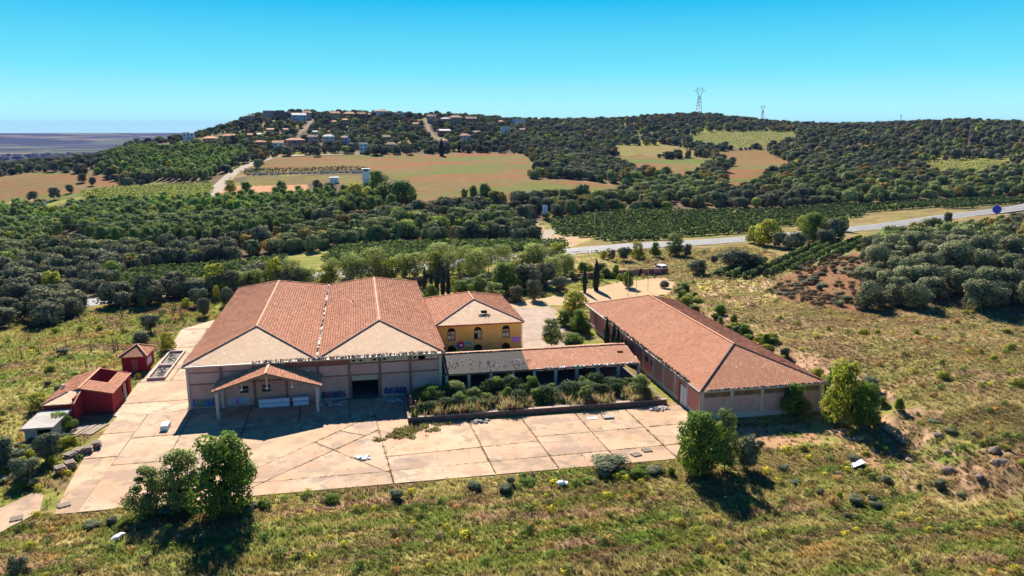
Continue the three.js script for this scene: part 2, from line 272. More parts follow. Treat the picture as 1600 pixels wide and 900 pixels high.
// ground cover colours (what grows or lies there), linear base colours
const C = { green: [0.13, 0.19, 0.03], olive: [0.23, 0.23, 0.05], straw: [0.40, 0.33, 0.12], brown: [0.22, 0.14, 0.075], pink: [0.42, 0.26, 0.16], orange: [0.34, 0.19, 0.06], red: [0.40, 0.19, 0.10], litter: [0.13, 0.10, 0.065], yellow: [0.38, 0.33, 0.05] };
const gravelLane = [30, -164, 44, -166, 52.9, -164.5, 72, -168, 80, -184, 80, -191.5, 67.9, -189.5, 52.9, -180, 33.8, -170, 14, -168, 14, -164];
const court = [28.3, -130, 36, -130, 38.5, -140, 41, -150, 42, -165, 30, -165];
const ZK = Object.keys(ZONE);
function zoneAt(x, z, keys = ZK) { for (const k of keys) if (inZone(k, x, z)) return k; return ''; }
function meadow(x, z) {
  const a = fbm(x * 0.045 + 3, z * 0.07), b = fbm(x * 0.16 + 40, z * 0.3 + 8), c = vn(x * 0.9, z * 1.7), d = vn(x * 3.1, z * 3.7);
  let col = mix3(C.olive, C.straw, sm(0.35, 0.7, a));
  col = mix3(col, C.green, sm(0.5, 0.68, b) * 0.75);
  col = mix3(col, C.brown, sm(0.52, 0.72, fbm(x * 0.1 + 90, z * 0.22 + 60)) * 0.85);
  col = mix3(col, C.orange, sm(0.64, 0.78, fbm(x * 0.12 + 140, z * 0.2 + 20)) * 0.6);
  const fr = sm(-90, -80, z); col = mix3(col, mix3(C.brown, C.straw, vn(x * 0.05, z * 0.3 + 77)), fr * sm(0.52, 0.66, fbm(x * 0.03 + 9 + z * 0.01, z * 0.85 + x * 0.06)) * 0.75); col = mix3(col, C.green, fr * sm(0.5, 0.64, fbm(x * 0.035 + 60, z * 0.6 + x * 0.05 + 12)) * 0.6);
  col = mix3(col, C.pink, sm(0.66, 0.8, fbm(x * 0.09 + 200, z * 0.5 + 70)) * 0.8);
  if (x > 66) col = mix3(col, mix3([0.30, 0.22, 0.11], C.brown, vn(x * 0.13, z * 0.25)), 0.5 * sm(66, 80, x));
  const k = 0.66 + c * 0.3 + d * 0.26; return [col[0] * k, col[1] * k, col[2] * k];
}
function groundColor(x, z, zk) {
  const jx = x + (vn(x * 0.4, z * 0.4) - 0.5) * 2.2, jz = z + (vn(x * 0.4 + 50, z * 0.4 + 9) - 0.5) * 2.2;
  const f = 0.8 + vn(x * 1.3, z * 1.3) * 0.25 + vn(x * 0.31, z * 0.31) * 0.2, mul = (c, k = f) => [c[0] * k, c[1] * k, c[2] * k];
  if (polyIn(gravelLane, jx, jz)) return mul([0.50, 0.35, 0.21], 0.85 + 0.25 * f * fbm(x * 0.5, z * 0.9));
  if (polyIn(court, jx, jz)) return mul([0.40, 0.31, 0.25]);
  const k = zk(jx, jz);
  if (k) {
    if (k === 'fieldBig' || k === 'fieldRight' || k === 'fieldMid' || k === 'fieldLeft') {
      const n = fbm(x * 0.012 + 5, z * 0.03), s = sm(0.5, 0.66, n) * (k === 'fieldMid' ? 1 : 0.8);
      return mul(mix3(mix3([0.25, 0.115, 0.055], [0.20, 0.14, 0.055], sm(0.3, 0.6, fbm(x * 0.02 + 31, z * 0.05 + 3))), [0.13, 0.16, 0.04], s), 0.85 + 0.3 * vn(x * 0.25, z * 0.8));
    }
    if (k.startsWith('vine')) return mul(mix3([0.24, 0.2, 0.085], [0.16, 0.18, 0.05], vn(x * 0.2, z * 0.2)));
    if (k === 'dirtTrack' || k === 'bareRight') return mul(mix3([0.46, 0.31, 0.20], C.straw, sm(0.45, 0.65, fbm(x * 0.15, z * 0.2))));
    if (k === 'redSoil') return mul([0.5, 0.25, 0.14]);
    if (k === 'wallBank') return mul(mix3(C.brown, C.olive, vn(x * 0.3, z * 0.3)), f * 0.8);
    if (k === 'bank') return mul(mix3([0.27, 0.13, 0.07], [0.17, 0.11, 0.065], vn(x * 0.6, z * 0.6)));
    if (k === 'brownTerrace') return mul(mix3(C.brown, C.olive, vn(x * 0.05, z * 0.3)));
    return mul(mix3(C.litter, C.brown, sm(0.4, 0.7, fbm(x * 0.08, z * 0.08))));
  }
  const r = Math.hypot(x, z);
  if (r > 420) return mul(mix3(mix3(C.litter, C.olive, sm(0.4, 0.7, fbm(x * 0.02, z * 0.02))), C.red, sm(0.66, 0.8, fbm(x * 0.03 + 70, z * 0.03)) * 0.7));
  let c = meadow(x, z);
  // bare, stony bank beside the large store
  const e = x + (fbm(x * 0.11, z * 0.11) - 0.5) * 5, bk = sm(58, 64, e) * (1 - sm(73, 78, e)) * sm(62, 70, -z) * (1 - sm(150, 165, -z));
  if (bk > 0) c = mix3(c, mul(mix3([0.42, 0.26, 0.16], C.brown, sm(0.4, 0.6, fbm(x * 0.4, z * 0.4)))), bk * sm(0.32, 0.55, fbm(x * 0.25 + 7, z * 0.25)));
  if (x > 42 && x < 62 && z < -72 && z > -90) c = mix3(c, mul([0.40, 0.23, 0.13]), sm(0.3, 0.5, fbm(x * 0.3, z * 0.4)) * sm(42, 46, x) * sm(72, 76, -z));
  return c;
}
console.log('terrain');
{
  const near = [-112, -216, 152, -38], mid = [-760, -1360, 1160, -38];
  const axis = (a, b, lo, hi, s0) => { const o = []; for (let x = a; x <= b + 1e-6; x += s0) o.push(x); let x = a, s = s0; while (x > lo) { s = Math.min(s * 1.035, 60); x -= s; o.unshift(x); } x = o[o.length - 1]; s = s0; while (x < hi) { s = Math.min(s * 1.035, 60); x += s; o.push(x); } return o; };
  const X = axis(-52, 96, -2600, 2600, 1.2), Z = axis(-200, -44, -2600, 300, 1.2), nx = X.length, nz = Z.length;
  const pos = new Float32Array(nx * nz * 3), uv = new Float32Array(nx * nz * 2), uv1 = new Float32Array(nx * nz * 2), idxN = [], idxM = [];
  for (let j = 0; j < nz; j++) for (let i = 0; i < nx; i++) {
    const k = j * nx + i, x = X[i], z = Z[j]; pos.set([x, terrain(x, z), z], k * 3);
    uv.set([(x - near[0]) / (near[2] - near[0]), (z - near[1]) / (near[3] - near[1])], k * 2);
    uv1.set([(x - mid[0]) / (mid[2] - mid[0]), (z - mid[1]) / (mid[3] - mid[1])], k * 2);
    if (i < nx - 1 && j < nz - 1) (x >= near[0] && X[i + 1] <= near[2] && z >= near[1] && Z[j + 1] <= near[3] ? idxN : idxM).push(k, k + nx, k + 1, k + 1, k + nx, k + nx + 1);
  }
  const g = new THREE.BufferGeometry(); g.setAttribute('position', new THREE.BufferAttribute(pos, 3)); g.setAttribute('uv', new THREE.BufferAttribute(uv, 2)); g.setAttribute('uv1', new THREE.BufferAttribute(uv1, 2));
  g.setIndex([...idxN, ...idxM].length ? idxN.concat(idxM) : []); g.addGroup(0, idxN.length, 0); g.addGroup(idxN.length, idxM.length, 1); g.computeVertexNormals();
  const nk = ZK.filter((k) => { const b = BOXES[k]; return b[0] < near[2] && b[2] > near[0] && b[3] > near[1] && b[1] < near[3]; });
  const tn = tex(2048, 1408, (i, j) => groundColor(near[0] + (i + 0.5) / 2048 * (near[2] - near[0]), near[1] + (j + 0.5) / 1408 * (near[3] - near[1]), (x, z) => zoneAt(x, z, nk)), THREE.ClampToEdgeWrapping);
  const tm = tex(2048, 1408, (i, j) => groundColor(mid[0] + (i + 0.5) / 2048 * (mid[2] - mid[0]), mid[1] + (j + 0.5) / 1408 * (mid[3] - mid[1]), zoneAt), THREE.ClampToEdgeWrapping);
  tm.channel = 1;
  structure('ground', g, [tn, tm].map((map) => new THREE.MeshPhysicalMaterial({ map, roughness: 1, specularIntensity: 0.05 })));
}
{ // far valley floor rising to a flat-topped upland on the skyline
  const pos = [], uv = [], idx = [], nt = 160, rs = []; for (let r = 1400; r < 10400; r *= 1.03) rs.push(r);
  rs.forEach((r, j) => { for (let i = 0; i <= nt; i++) { const a = -2.2 + 4.4 * i / nt, x = r * Math.sin(a), z = -r * Math.cos(a); let y = -112 + 6 * (fbm(x * 0.0012, z * 0.0012) - 0.5) + sm(7200, 9000, r + 1400 * (fbm(a * 6, 3) - 0.5) + 500 * (fbm(a * 25, 9) - 0.5)) * (82 + 7 * (fbm(a * 8 + 4, 1) - 0.5)); y -= 25 * (1 - sm(1400, 1900, r)); pos.push(x, y, z); uv.push(x / 8000 + 0.5, z / 8000); } });
  for (let j = 0; j < rs.length - 1; j++) for (let i = 0; i < nt; i++) { const k = j * (nt + 1) + i; idx.push(k, k + 1, k + nt + 1, k + 1, k + nt + 2, k + nt + 1); }
  const g = new THREE.BufferGeometry(); g.setAttribute('position', new THREE.Float32BufferAttribute(pos, 3)); g.setAttribute('uv', new THREE.Float32BufferAttribute(uv, 2)); g.setIndex(idx); g.computeVertexNormals();
  const t = tex(1024, 1024, (i, j) => { const x = i / 1024 * 8000, z = j / 1024 * 8000, fx = Math.floor(x / 420 + vn(x / 900, z / 900) * 2), fz = Math.floor(z / 230 + vn(x / 800 + 9, z / 800) * 2), h = HT[((fx & 255) << 8) + (fz & 255)]; let c = h < 0.22 ? [0.20, 0.18, 0.08] : h < 0.6 ? [0.09, 0.12, 0.045] : h < 0.7 ? [0.15, 0.12, 0.08] : [0.045, 0.055, 0.035]; c = mix3(c, [0.035, 0.045, 0.03], sm(0.42, 0.55, fbm(x / 700, z / 350))); return c; });
  structure('valley_plain', g, new THREE.MeshPhysicalMaterial({ map: t, roughness: 1, specularIntensity: 0.05 }));
}
// ---------- road, track ----------
function ribbon(name, pts, w, m, lift, step = 3) {
  const cv = new THREE.CatmullRomCurve3(pts.map((p) => new THREE.Vector3(p[0], 0, p[1]))), n = Math.ceil(cv.getLength() / step), pos = [], uv = [], idx = [], nw = 6;
  const hs = []; for (let i = 0; i <= n; i++) { const p = cv.getPointAt(i / n); hs.push(terrain(p.x, p.z)); }
  for (let i = 0; i <= n; i++) {
    const p = cv.getPointAt(i / n), t = cv.getTangentAt(i / n), sx = -t.z, sz = t.x; let s = 0, c = 0; for (let q = -6; q <= 6; q++) if (hs[i + q] !== undefined) { s += hs[i + q]; c++; }
    for (let k = 0; k <= nw; k++) { const o = (k / nw - 0.5) * w, x = p.x + sx * o, z = p.z + sz * o; pos.push(x, Math.max(s / c + lift, terrain(x, z) + 0.06), z); uv.push(k / nw, i * step / w); }
    if (i < n) for (let k = 0; k < nw; k++) { const a = i * (nw + 1) + k; idx.push(a, a + 1, a + nw + 1, a + 1, a + nw + 2, a + nw + 1); }
  }
  const g = new THREE.BufferGeometry(); g.setAttribute('position', new THREE.Float32BufferAttribute(pos, 3)); g.setAttribute('uv', new THREE.Float32BufferAttribute(uv, 2)); g.setIndex(idx); g.computeVertexNormals();
  return structure(name, g, m);
}
const ROAD = [[-420, -330], [-260, -268], [-170, -224], [-112, -203], [-64, -200], [-11, -214], [28, -226], [82, -245], [138, -257], [181, -268], [221, -282], [265, -298], [330, -324], [430, -372], [560, -440]];
{
  const road = ribbon('road', ROAD, 11, new THREE.MeshStandardMaterial({ roughness: 0.8, map: tex(128, 128, (i, j) => { const u = i / 128, k = 0.85 + 0.3 * HT[(i * 331 + j * 77) & 65535]; const v = fbm(i / 20, j / 60); return [0.2 * k * (0.8 + v * 0.4), 0.195 * k * (0.8 + v * 0.4), 0.2 * k * (0.8 + v * 0.4)]; }) }), 0.1);
  const line = (name, off, dash) => {
    const cv = new THREE.CatmullRomCurve3(ROAD.map((p) => new THREE.Vector3(p[0], 0, p[1]))), n = Math.ceil(cv.getLength() / 4), gs = [];
    const ray = new THREE.Raycaster();
    for (let i = 0; i < n; i++) {
      if (dash && i % 3) continue;
      const a = cv.getPointAt(i / n), b = cv.getPointAt((i + 1) / n), t = cv.getTangentAt(i / n), sx = -t.z, sz = t.x;
      const at = (p, o) => { ray.set(new THREE.Vector3(p.x + sx * o, 400, p.z + sz * o), new THREE.Vector3(0, -1, 0)); const h = ray.intersectObject(road)[0]; return [p.x + sx * o, (h ? h.point.y : 0) + 0.03, p.z + sz * o]; };
      const q = [at(a, off - 0.1), at(a, off + 0.1), at(b, off - 0.1), at(b, off + 0.1)], g = new THREE.BufferGeometry();
      g.setAttribute('position', new THREE.Float32BufferAttribute([...q[0], ...q[1], ...q[2], ...q[1], ...q[3], ...q[2]], 3)); g.computeVertexNormals(); gs.push(g);
    }
    const m = structure(name, mergeGeometries(gs), mat(0.75, 0.75, 0.74, 0.7)); return m;
  };
  line('road_edge_line', 4.4, false); line('road_edge_line', -4.4, false); line('road_centre_line', 0, true);
  const dirt = new THREE.MeshStandardMaterial({ roughness: 1, map: tex(64, 256, (i, j) => { const k = 0.8 + 0.4 * fbm(i / 9, j / 20); return [0.34 * k, 0.27 * k, 0.20 * k]; }) });
  ribbon('track', [[-82, -433], [-83, -481], [-84, -523], [-82, -564], [-75, -596], [-62, -627], [-43, -638], [2, -655]], 8, dirt, 0.1);
  const lane = new THREE.MeshPhysicalMaterial({ roughness: 1, specularIntensity: 0.1, color: lin(0.24, 0.19, 0.14) });
  ribbon('street', [[-47, -880], [-46, -840], [-48, -812], [-54, -770], [-56, -742]], 4, lane, 0.1);
  ribbon('street', [[80, -900], [79, -875], [75, -820], [77, -767], [80, -735]], 3.5, lane, 0.1);
  ribbon('track', [[60, -250], [72, -285], [86, -300], [110, -272]], 5, dirt, 0.08);
}
// ---------- concrete yard: slabs cut by joints, each a piece of its own ----------
console.log('yard');
const concreteTex = tex(1024, 1024, (i, j) => {
  const w = (f, s) => { const a = i / 1024, b = j / 1024, n = (x, y) => fbm(x * f + s, y * f + s * 2); return mix(mix(n(a, b), n(a - 1, b), a), mix(n(a, b - 1), n(a - 1, b - 1), a), b); };
  let c = mix3([0.47, 0.295, 0.17], [0.52, 0.37, 0.235], sm(0.4, 0.62, w(7, 3)));
  c = mix3(c, [0.30, 0.195, 0.13], sm(0.5, 0.64, w(12, 30)) * 0.8); c = mix3(c, [0.22, 0.16, 0.115], sm(0.55, 0.68, w(26, 60)) * 0.6); c = mix3(c, [0.52, 0.27, 0.14], sm(0.55, 0.7, w(5, 90)) * 0.6);
  const cr = Math.abs(w(9, 140) - 0.5); if (cr < 0.0035 && w(4, 170) > 0.47) c = [0.16, 0.12, 0.08]; c = mix3(c, [0.30, 0.22, 0.16], sm(0.6, 0.75, w(60, 210)) * 0.6);
  const k = 0.9 + 0.2 * HT[(i * 523 + j * 389) & 65535]; return [c[0] * k, c[1] * k, c[2] * k];
});
const slabMats = [[1, 1, 1], [0.95, 0.92, 0.9], [1, 0.95, 0.88], [0.9, 0.88, 0.88]].map((c) => new THREE.MeshStandardMaterial({ map: concreteTex, color: lin(...c), roughness: 0.85 }));
const JOINTS = [];
{
  const yard = new THREE.Group(); yard.name = 'yard_paving'; yard.userData.kind = 'structure'; scene.add(yard);
  let polys = [
    [[-32.7, -82.2], [-30.5, -82.2], [-30.5, -111], [-25.4, -112], [-25.4, -126], [-35.6, -126], [-35.6, -112], [-34.6, -111], [-34.6, -98], [-33.6, -88]],
    [[-30.5, -82.2], [-13, -82.5], [37, -82.4], [39.5, -86.5], [45.2, -96], [45.2, -99.9], [5.5, -99.9], [5.5, -111.6], [-25.4, -111.9], [-30.5, -111]].map((p) => p),
    [[-35.5, -126], [-35, -143.5], [-36, -160], [-31, -166.5], [-25.6, -167], [-25.6, -126], [-31.4, -126]],
    [[-39.4, -84.2], [-36.9, -88.2], [-35.5, -87.4], [-34.4, -83.2], [-36.9, -78.9], [-38.8, -80]],
  ];
  // cutting lines: a, b, and the box of centroids they act on
  const cuts = [
    [[-40, -88.4], [-25, -88.8], [-40, -90, -30.5, -80]], [[-40, -104.4], [-20, -104.9], [-40, -125, -30, -88]], [[-40, -116.2], [-20, -116.4], [-40, -126, -25, -104]],
    [[-40, -96.5], [-20, -96.9], [-40, -104.5, -30, -88]], [[-40, -134.5], [-20, -134.5], [-40, -166, -25, -126]], [[-40, -146], [-20, -146], [-40, -166, -25, -134]], [[-40, -159.6], [-20, -159.9], [-40, -167, -25, -146]], [[-30.7, -120], [-30.9, -170], [-36, -160, -25, -126]],
    [[13.8, -98.8], [14.5, -84.2], [-31, -112, 44, -80]], [[1.4, -99.9], [2.7, -82.4], [-31, -112, 14, -80]], [[21.2, -99.3], [22.1, -84.6], [13.5, -112, 44, -80]], [[29, -100], [29.8, -84.3], [21.5, -112, 44, -80]], [[36.6, -100], [37.2, -84.3], [29, -112, 44, -86]],
    [[-7.1, -85.6], [38.3, -86.6], [2, -100, 44, -80]], [[10.3, -90.4], [21.6, -91], [2.5, -100, 22, -86]], [[21.6, -92.4], [40, -92.9], [21.5, -100, 44, -86]], [[10.2, -96.5], [10.5, -86], [2, -100, 14, -90.5]],
    [[-12.7, -90.2], [-3.7, -99.6], [-31, -112, 2.5, -82]], [[-11.4, -86.3], [2.2, -99.7], [-31, -112, 6, -82]], [[-40, -85.8], [2, -85.8], [-31, -95, 2.5, -81]], [[-30, -102.4], [6, -104.2], [-31, -112, 6, -92]], [[-8.2, -98], [-4.2, -93.2], [-12, -99, 0, -88]],
    [[-16.5, -112], [-16.3, -82], [-31, -112, 6, -81]], [[-24.4, -112], [-24.2, -82], [-31, -112, -16, -81]], [[-2.5, -112], [-2.3, -103], [-31, -112, 6, -103]], [[-30, -94], [-13, -94], [-31, -102, -13, -86]], [[-3.7, -99.6], [0.4, -96.7], [-5, -101, 3, -95]], [[-9.5, -112], [-9.3, -103], [-17, -112, -2, -103]],
  ];
  const cen = (p) => p.reduce((s, q) => [s[0] + q[0] / p.length, s[1] + q[1] / p.length], [0, 0]);
  for (const [a, b, bx] of cuts) {
    const next = [];
    for (const p of polys) {
      const c = cen(p); if (c[0] < bx[0] || c[1] < bx[1] || c[0] > bx[2] || c[1] > bx[3]) { next.push(p); continue; }
      const sd = (q) => (b[0] - a[0]) * (q[1] - a[1]) - (b[1] - a[1]) * (q[0] - a[0]), A = [], B = [], hit = [];
      p.forEach((q, i) => { const r = p[(i + 1) % p.length], s = sd(q), t = sd(r); (s >= 0 ? A : B).push(q); if ((s >= 0) !== (t >= 0)) { const k = s / (s - t), m = [q[0] + (r[0] - q[0]) * k, q[1] + (r[1] - q[1]) * k]; A.push(m); B.push(m); hit.push(m); } });
      if (A.length > 2 && B.length > 2 && hit.length === 2) { next.push(A, B); JOINTS.push(hit); } else next.push(p);
    }
    polys = next;
  }
  polys.forEach((p, i) => {
    const c = cen(p); let area = 0; p.forEach((q, k) => { const r = p[(k + 1) % p.length]; area += q[0] * r[1] - r[0] * q[1]; }); if (Math.abs(area) < 1.2) return;
    const q = p.map(([x, z]) => { const d = Math.hypot(x - c[0], z - c[1]), k = Math.max(0, 1 - 0.09 / d); return [c[0] + (x - c[0]) * k, c[1] + (z - c[1]) * k]; });
    const s = new THREE.Shape(q.map(([x, z]) => new THREE.Vector2(x, -z)));
    const g = new THREE.ExtrudeGeometry(s, { depth: 0.16, bevelEnabled: true, bevelThickness: 0.02, bevelSize: 0.02, bevelSegments: 1 }); g.rotateX(-Math.PI / 2);
    g.translate(0, -0.12 + (R() - 0.5) * 0.025, 0);
    const u = g.attributes.uv, P = g.attributes.position, ox = R(), oz = R(); for (let k = 0; k < P.count; k++) u.setXY(k, P.getX(k) / 34 + ox, P.getZ(k) / 34 + oz);
    part(yard, 'slab', g, slabMats[(R() * 4) | 0]);
  });
}
// ---------- clay tile roofs ----------
const tileGeo = (() => { const g = [], n = 4, L = 0.5, r = 0.17; for (let i = 0; i < n; i++) { const a = Math.PI * (i / n), b = Math.PI * ((i + 1) / n), p = (t, y, k) => [Math.cos(t) * r * k, Math.sin(t) * 0.055 * k, y]; const A = p(a, 0, 1.05), B = p(b, 0, 1.05), Cc = p(a, L, 0.85), D = p(b, L, 0.85); g.push(...A, ...Cc, ...B, ...B, ...Cc, ...D); } const o = new THREE.BufferGeometry(); o.setAttribute('position', new THREE.Float32BufferAttribute(g, 3)); o.computeVertexNormals(); return o; })();
const tileMat = new THREE.MeshStandardMaterial({ color: 0xffffff, roughness: 0.5 }), charMat = new THREE.MeshStandardMaterial({ color: 0xffffff, roughness: 0.95 }), deckMat = mat(0.48, 0.19, 0.09, 0.9), sandDeck = mat(0.66, 0.42, 0.25, 0.8);
const CLAY = { orange: [[0.84, 0.34, 0.145], [0.9, 0.46, 0.22], [0.6, 0.19, 0.075], [0.92, 0.56, 0.31]], mixed: [[0.84, 0.38, 0.19], [0.94, 0.64, 0.41], [0.46, 0.16, 0.08], [0.19, 0.08, 0.055]], pale: [[0.92, 0.66, 0.41], [0.88, 0.52, 0.28], [0.94, 0.77, 0.54], [0.36, 0.18, 0.1]], maroon: [[0.30, 0.09, 0.06], [0.36, 0.12, 0.08], [0.22, 0.07, 0.05], [0.4, 0.16, 0.11]], black: [[0.02, 0.02, 0.024], [0.03, 0.028, 0.03], [0.015, 0.015, 0.02], [0.16, 0.14, 0.13]] };
function roofPlane(T, pts, clay, o = {}) { // pts: eave left, eave right, then the upper corners, counter-clockwise from outside
  const V = pts.map((p) => new THREE.Vector3(...p)), u = V[1].clone().sub(V[0]).normalize(), n = u.clone().cross(V[V.length - 1].clone().sub(V[0])).normalize(), v = n.clone().cross(u);
  const P2 = V.map((p) => { const d = p.clone().sub(V[0]); return [d.dot(u), d.dot(v)]; }), flat = P2.flat();
  const sh = new THREE.Shape(P2.map((p) => new THREE.Vector2(...p)));
  for (const h of o.holes || []) sh.holes.push(new THREE.Path([[h[0], h[1]], [h[2], h[1]], [h[2], h[3]], [h[0], h[3]]].map((p) => new THREE.Vector2(...p))));
  const g = new THREE.ExtrudeGeometry(sh, { depth: 0.14, bevelEnabled: false }), M = new THREE.Matrix4().makeBasis(u, v, n).setPosition(V[0]); g.translate(0, 0, -0.14); g.applyMatrix4(M);
  const roof = part(T, o.name || 'roof', g, o.deck || (clay === 'pale' ? sandDeck : deckMat));
  const w = 0.32, st = 0.42, ms = [], cs = [], base = T.position, B = new THREE.Matrix4(), r = rng((pts[0][0] * 13 + pts[0][2] * 7 + pts[2][0] * 3 + 5000) | 0), pal = CLAY[clay];
  const minU = Math.min(...P2.map((p) => p[0])), maxU = Math.max(...P2.map((p) => p[0])), maxV = Math.max(...P2.map((p) => p[1]));
  for (let a = minU + w / 2; a < maxU; a += w) for (let b = -0.05; b < maxV - 0.1; b += st) {
    const cu = a + (r() - 0.5) * 0.03, cv = b + (r() - 0.5) * 0.05; if (!polyIn(flat, cu, cv + 0.25)) continue;
    if ((o.holes || []).some((h) => cu > h[0] - 0.25 && cu < h[2] + 0.25 && cv > h[1] - 0.55 && cv < h[3] + 0.15)) continue;
    const wx = V[0].x + u.x * cu, wz = V[0].z + u.z * cu + v.z * cv;
    if (r() < (o.lost || 0.0015) * (b < 0.5 ? 30 : 1)) continue;
    const p = V[0].clone().addScaledVector(u, cu).addScaledVector(v, cv).addScaledVector(n, 0.03 + r() * 0.02).sub(base);
    const tilt = (r() - 0.5) * (o.wild || 0.07), X = u.clone().addScaledVector(v, tilt).normalize(), Z = v.clone().addScaledVector(u, -tilt).addScaledVector(n, -0.085).normalize(), Y = Z.clone().cross(X);
    B.makeBasis(X, Y, Z).setPosition(p); ms.push(...B.elements);
    const q = r(), patch = fbm(wx * 0.22 + 11, wz * 0.22), mo = o.mottle || 0.35; let c = pal[0]; if (q < mo) c = pal[1 + ((q / mo * 3) | 0)]; c = mix3(c, pal[patch > 0.5 ? 1 : 2], Math.min(1, Math.abs(patch - 0.5) * 3.2)); const cl = vn(cu * 1.5 + wx, cv * 1.5 + 31), li = sm(0.62, 0.8, fbm(cu * 0.3 + 50, cv * 0.3 + wx * 0.05)), k = (0.6 + r() * 0.6) * (0.72 + cl * 0.56); c = mix3(c, [0.34, 0.24, 0.15], li * 0.55); cs.push(c[0] * k, c[1] * k, c[2] * k);
  }
  const N = ms.length / 16, im = shade(new THREE.InstancedMesh(tileGeo, clay === 'black' ? charMat : tileMat, N)); im.instanceMatrix.array.set(ms); im.instanceColor = new THREE.InstancedBufferAttribute(new Float32Array(cs), 3);
  im.name = 'roof_tiles'; im.userData.kind = 'stuff'; T.add(im); return roof;
}
const capMat = { pale: mat(0.6, 0.27, 0.14, 0.8), dark: mat(0.24, 0.1, 0.065, 0.8), red: mat(0.4, 0.13, 0.08, 0.8) };
function caps(T, a, b, m = capMat.pale, name = 'ridge_tiles') {
  const A = new THREE.Vector3(...a), d = new THREE.Vector3(...b).sub(A), L = d.length(), n = Math.ceil(L / 0.5), gs = []; d.normalize();
  const side = new THREE.Vector3(0, 1, 0).cross(d).normalize(), up = d.clone().cross(side);
  for (let i = 0; i < n; i++) { const g = tileGeo.clone(); g.applyMatrix4(new THREE.Matrix4().makeBasis(side, up, d).scale(new THREE.Vector3(0.95, 1.1, 1.15)).setPosition(A.clone().addScaledVector(d, i * L / n).addScaledVector(up, 0.07 + R() * 0.02))); gs.push(g); }
  const o = part(T, name, mergeGeometries(gs), m); o.userData.kind = 'stuff'; return o;
}
function hipRoof(T, x0, x1, z0, z1, he, hr, sides, o = {}) { // z0 front (towards the camera), z1 back
  const xm = (x0 + x1) / 2, run = (x1 - x0) / 2, F = [xm, hr, z0 - run], K = [xm, hr, z1 + run], a = [x0, he, z0], b = [x1, he, z0], c = [x1, he, z1], d = [x0, he, z1];
  roofPlane(T, [a, b, F], sides[0], { ...o, ...(o.front || {}) }); roofPlane(T, [b, c, K, F], sides[1], o); roofPlane(T, [c, d, K], sides[1], o); roofPlane(T, [d, a, F, K], sides[2], { ...o, ...(o.left || {}) });
  caps(T, F, K); for (const [p, q] of [[a, F], [b, F]]) caps(T, p, q, capMat.dark, 'hip_tiles'); caps(T, c, K, capMat.pale, 'hip_tiles'); caps(T, d, K, capMat.pale, 'hip_tiles');
}
// rubble of broken tiles along a line
function rubble(T, a, b, n, m, size = 0.16, spread = 0.25, name = 'broken_tiles') {
  const gs = []; for (let i = 0; i < n; i++) { const t = R(), g = new THREE.BoxGeometry(size * (0.5 + R()), size * 0.25, size * (0.5 + R() * 1.2)).toNonIndexed(); g.rotateX(R() * 3); g.rotateY(R() * 6); g.translate(mix(a[0], b[0], t) + (R() - 0.5) * spread, mix(a[1], b[1], t) + R() * 0.06, mix(a[2], b[2], t) + (R() - 0.5) * spread); gs.push(g); }
  const o = part(T, name, gs, m); o.userData.kind = 'stuff'; return o;
}
// spray-painted letters and blobs on a thin coat of paint
function graffiti(seed, colors, w, h) {
  const cv = document.createElement('canvas'); cv.width = 256; cv.height = 128; const c = cv.getContext('2d'), r = rng(seed);
  c.clearRect(0, 0, 256, 128); const n = 6;
  for (let i = 0; i < n; i++) {
    const x = 18 + i * 220 / n, w = 34; c.fillStyle = colors[(r() * colors.length) | 0]; c.beginPath(); c.moveTo(x, 110 + r() * 12);
    c.bezierCurveTo(x - 10, 60, x - 6 + r() * 12, 10 + r() * 20, x + w * 0.5, 12 + r() * 14); c.bezierCurveTo(x + w + 12, 16, x + w * 0.4, 60, x + w, 70 + r() * 10); c.bezierCurveTo(x + w + 12, 90, x + w, 120, x + w * 0.5, 116); c.closePath(); c.fill();
    c.lineWidth = 5; c.strokeStyle = colors[(r() * colors.length) | 0]; c.stroke();
    c.fillStyle = colors[(r() * colors.length) | 0]; c.beginPath(); c.arc(x + w / 2 + r() * 8, 50 + r() * 30, 6 + r() * 6, 0, 7); c.fill();
  }
  const t = new THREE.CanvasTexture(cv); t.colorSpace = THREE.SRGBColorSpace; return new THREE.MeshStandardMaterial({ map: t, transparent: true, alphaTest: 0.5, roughness: 0.7 });
}
const plate = (w, h, x, y, z, ry = 0) => { const g = new THREE.PlaneGeometry(w, h); g.rotateY(ry); g.translate(x, y, z); return g; };
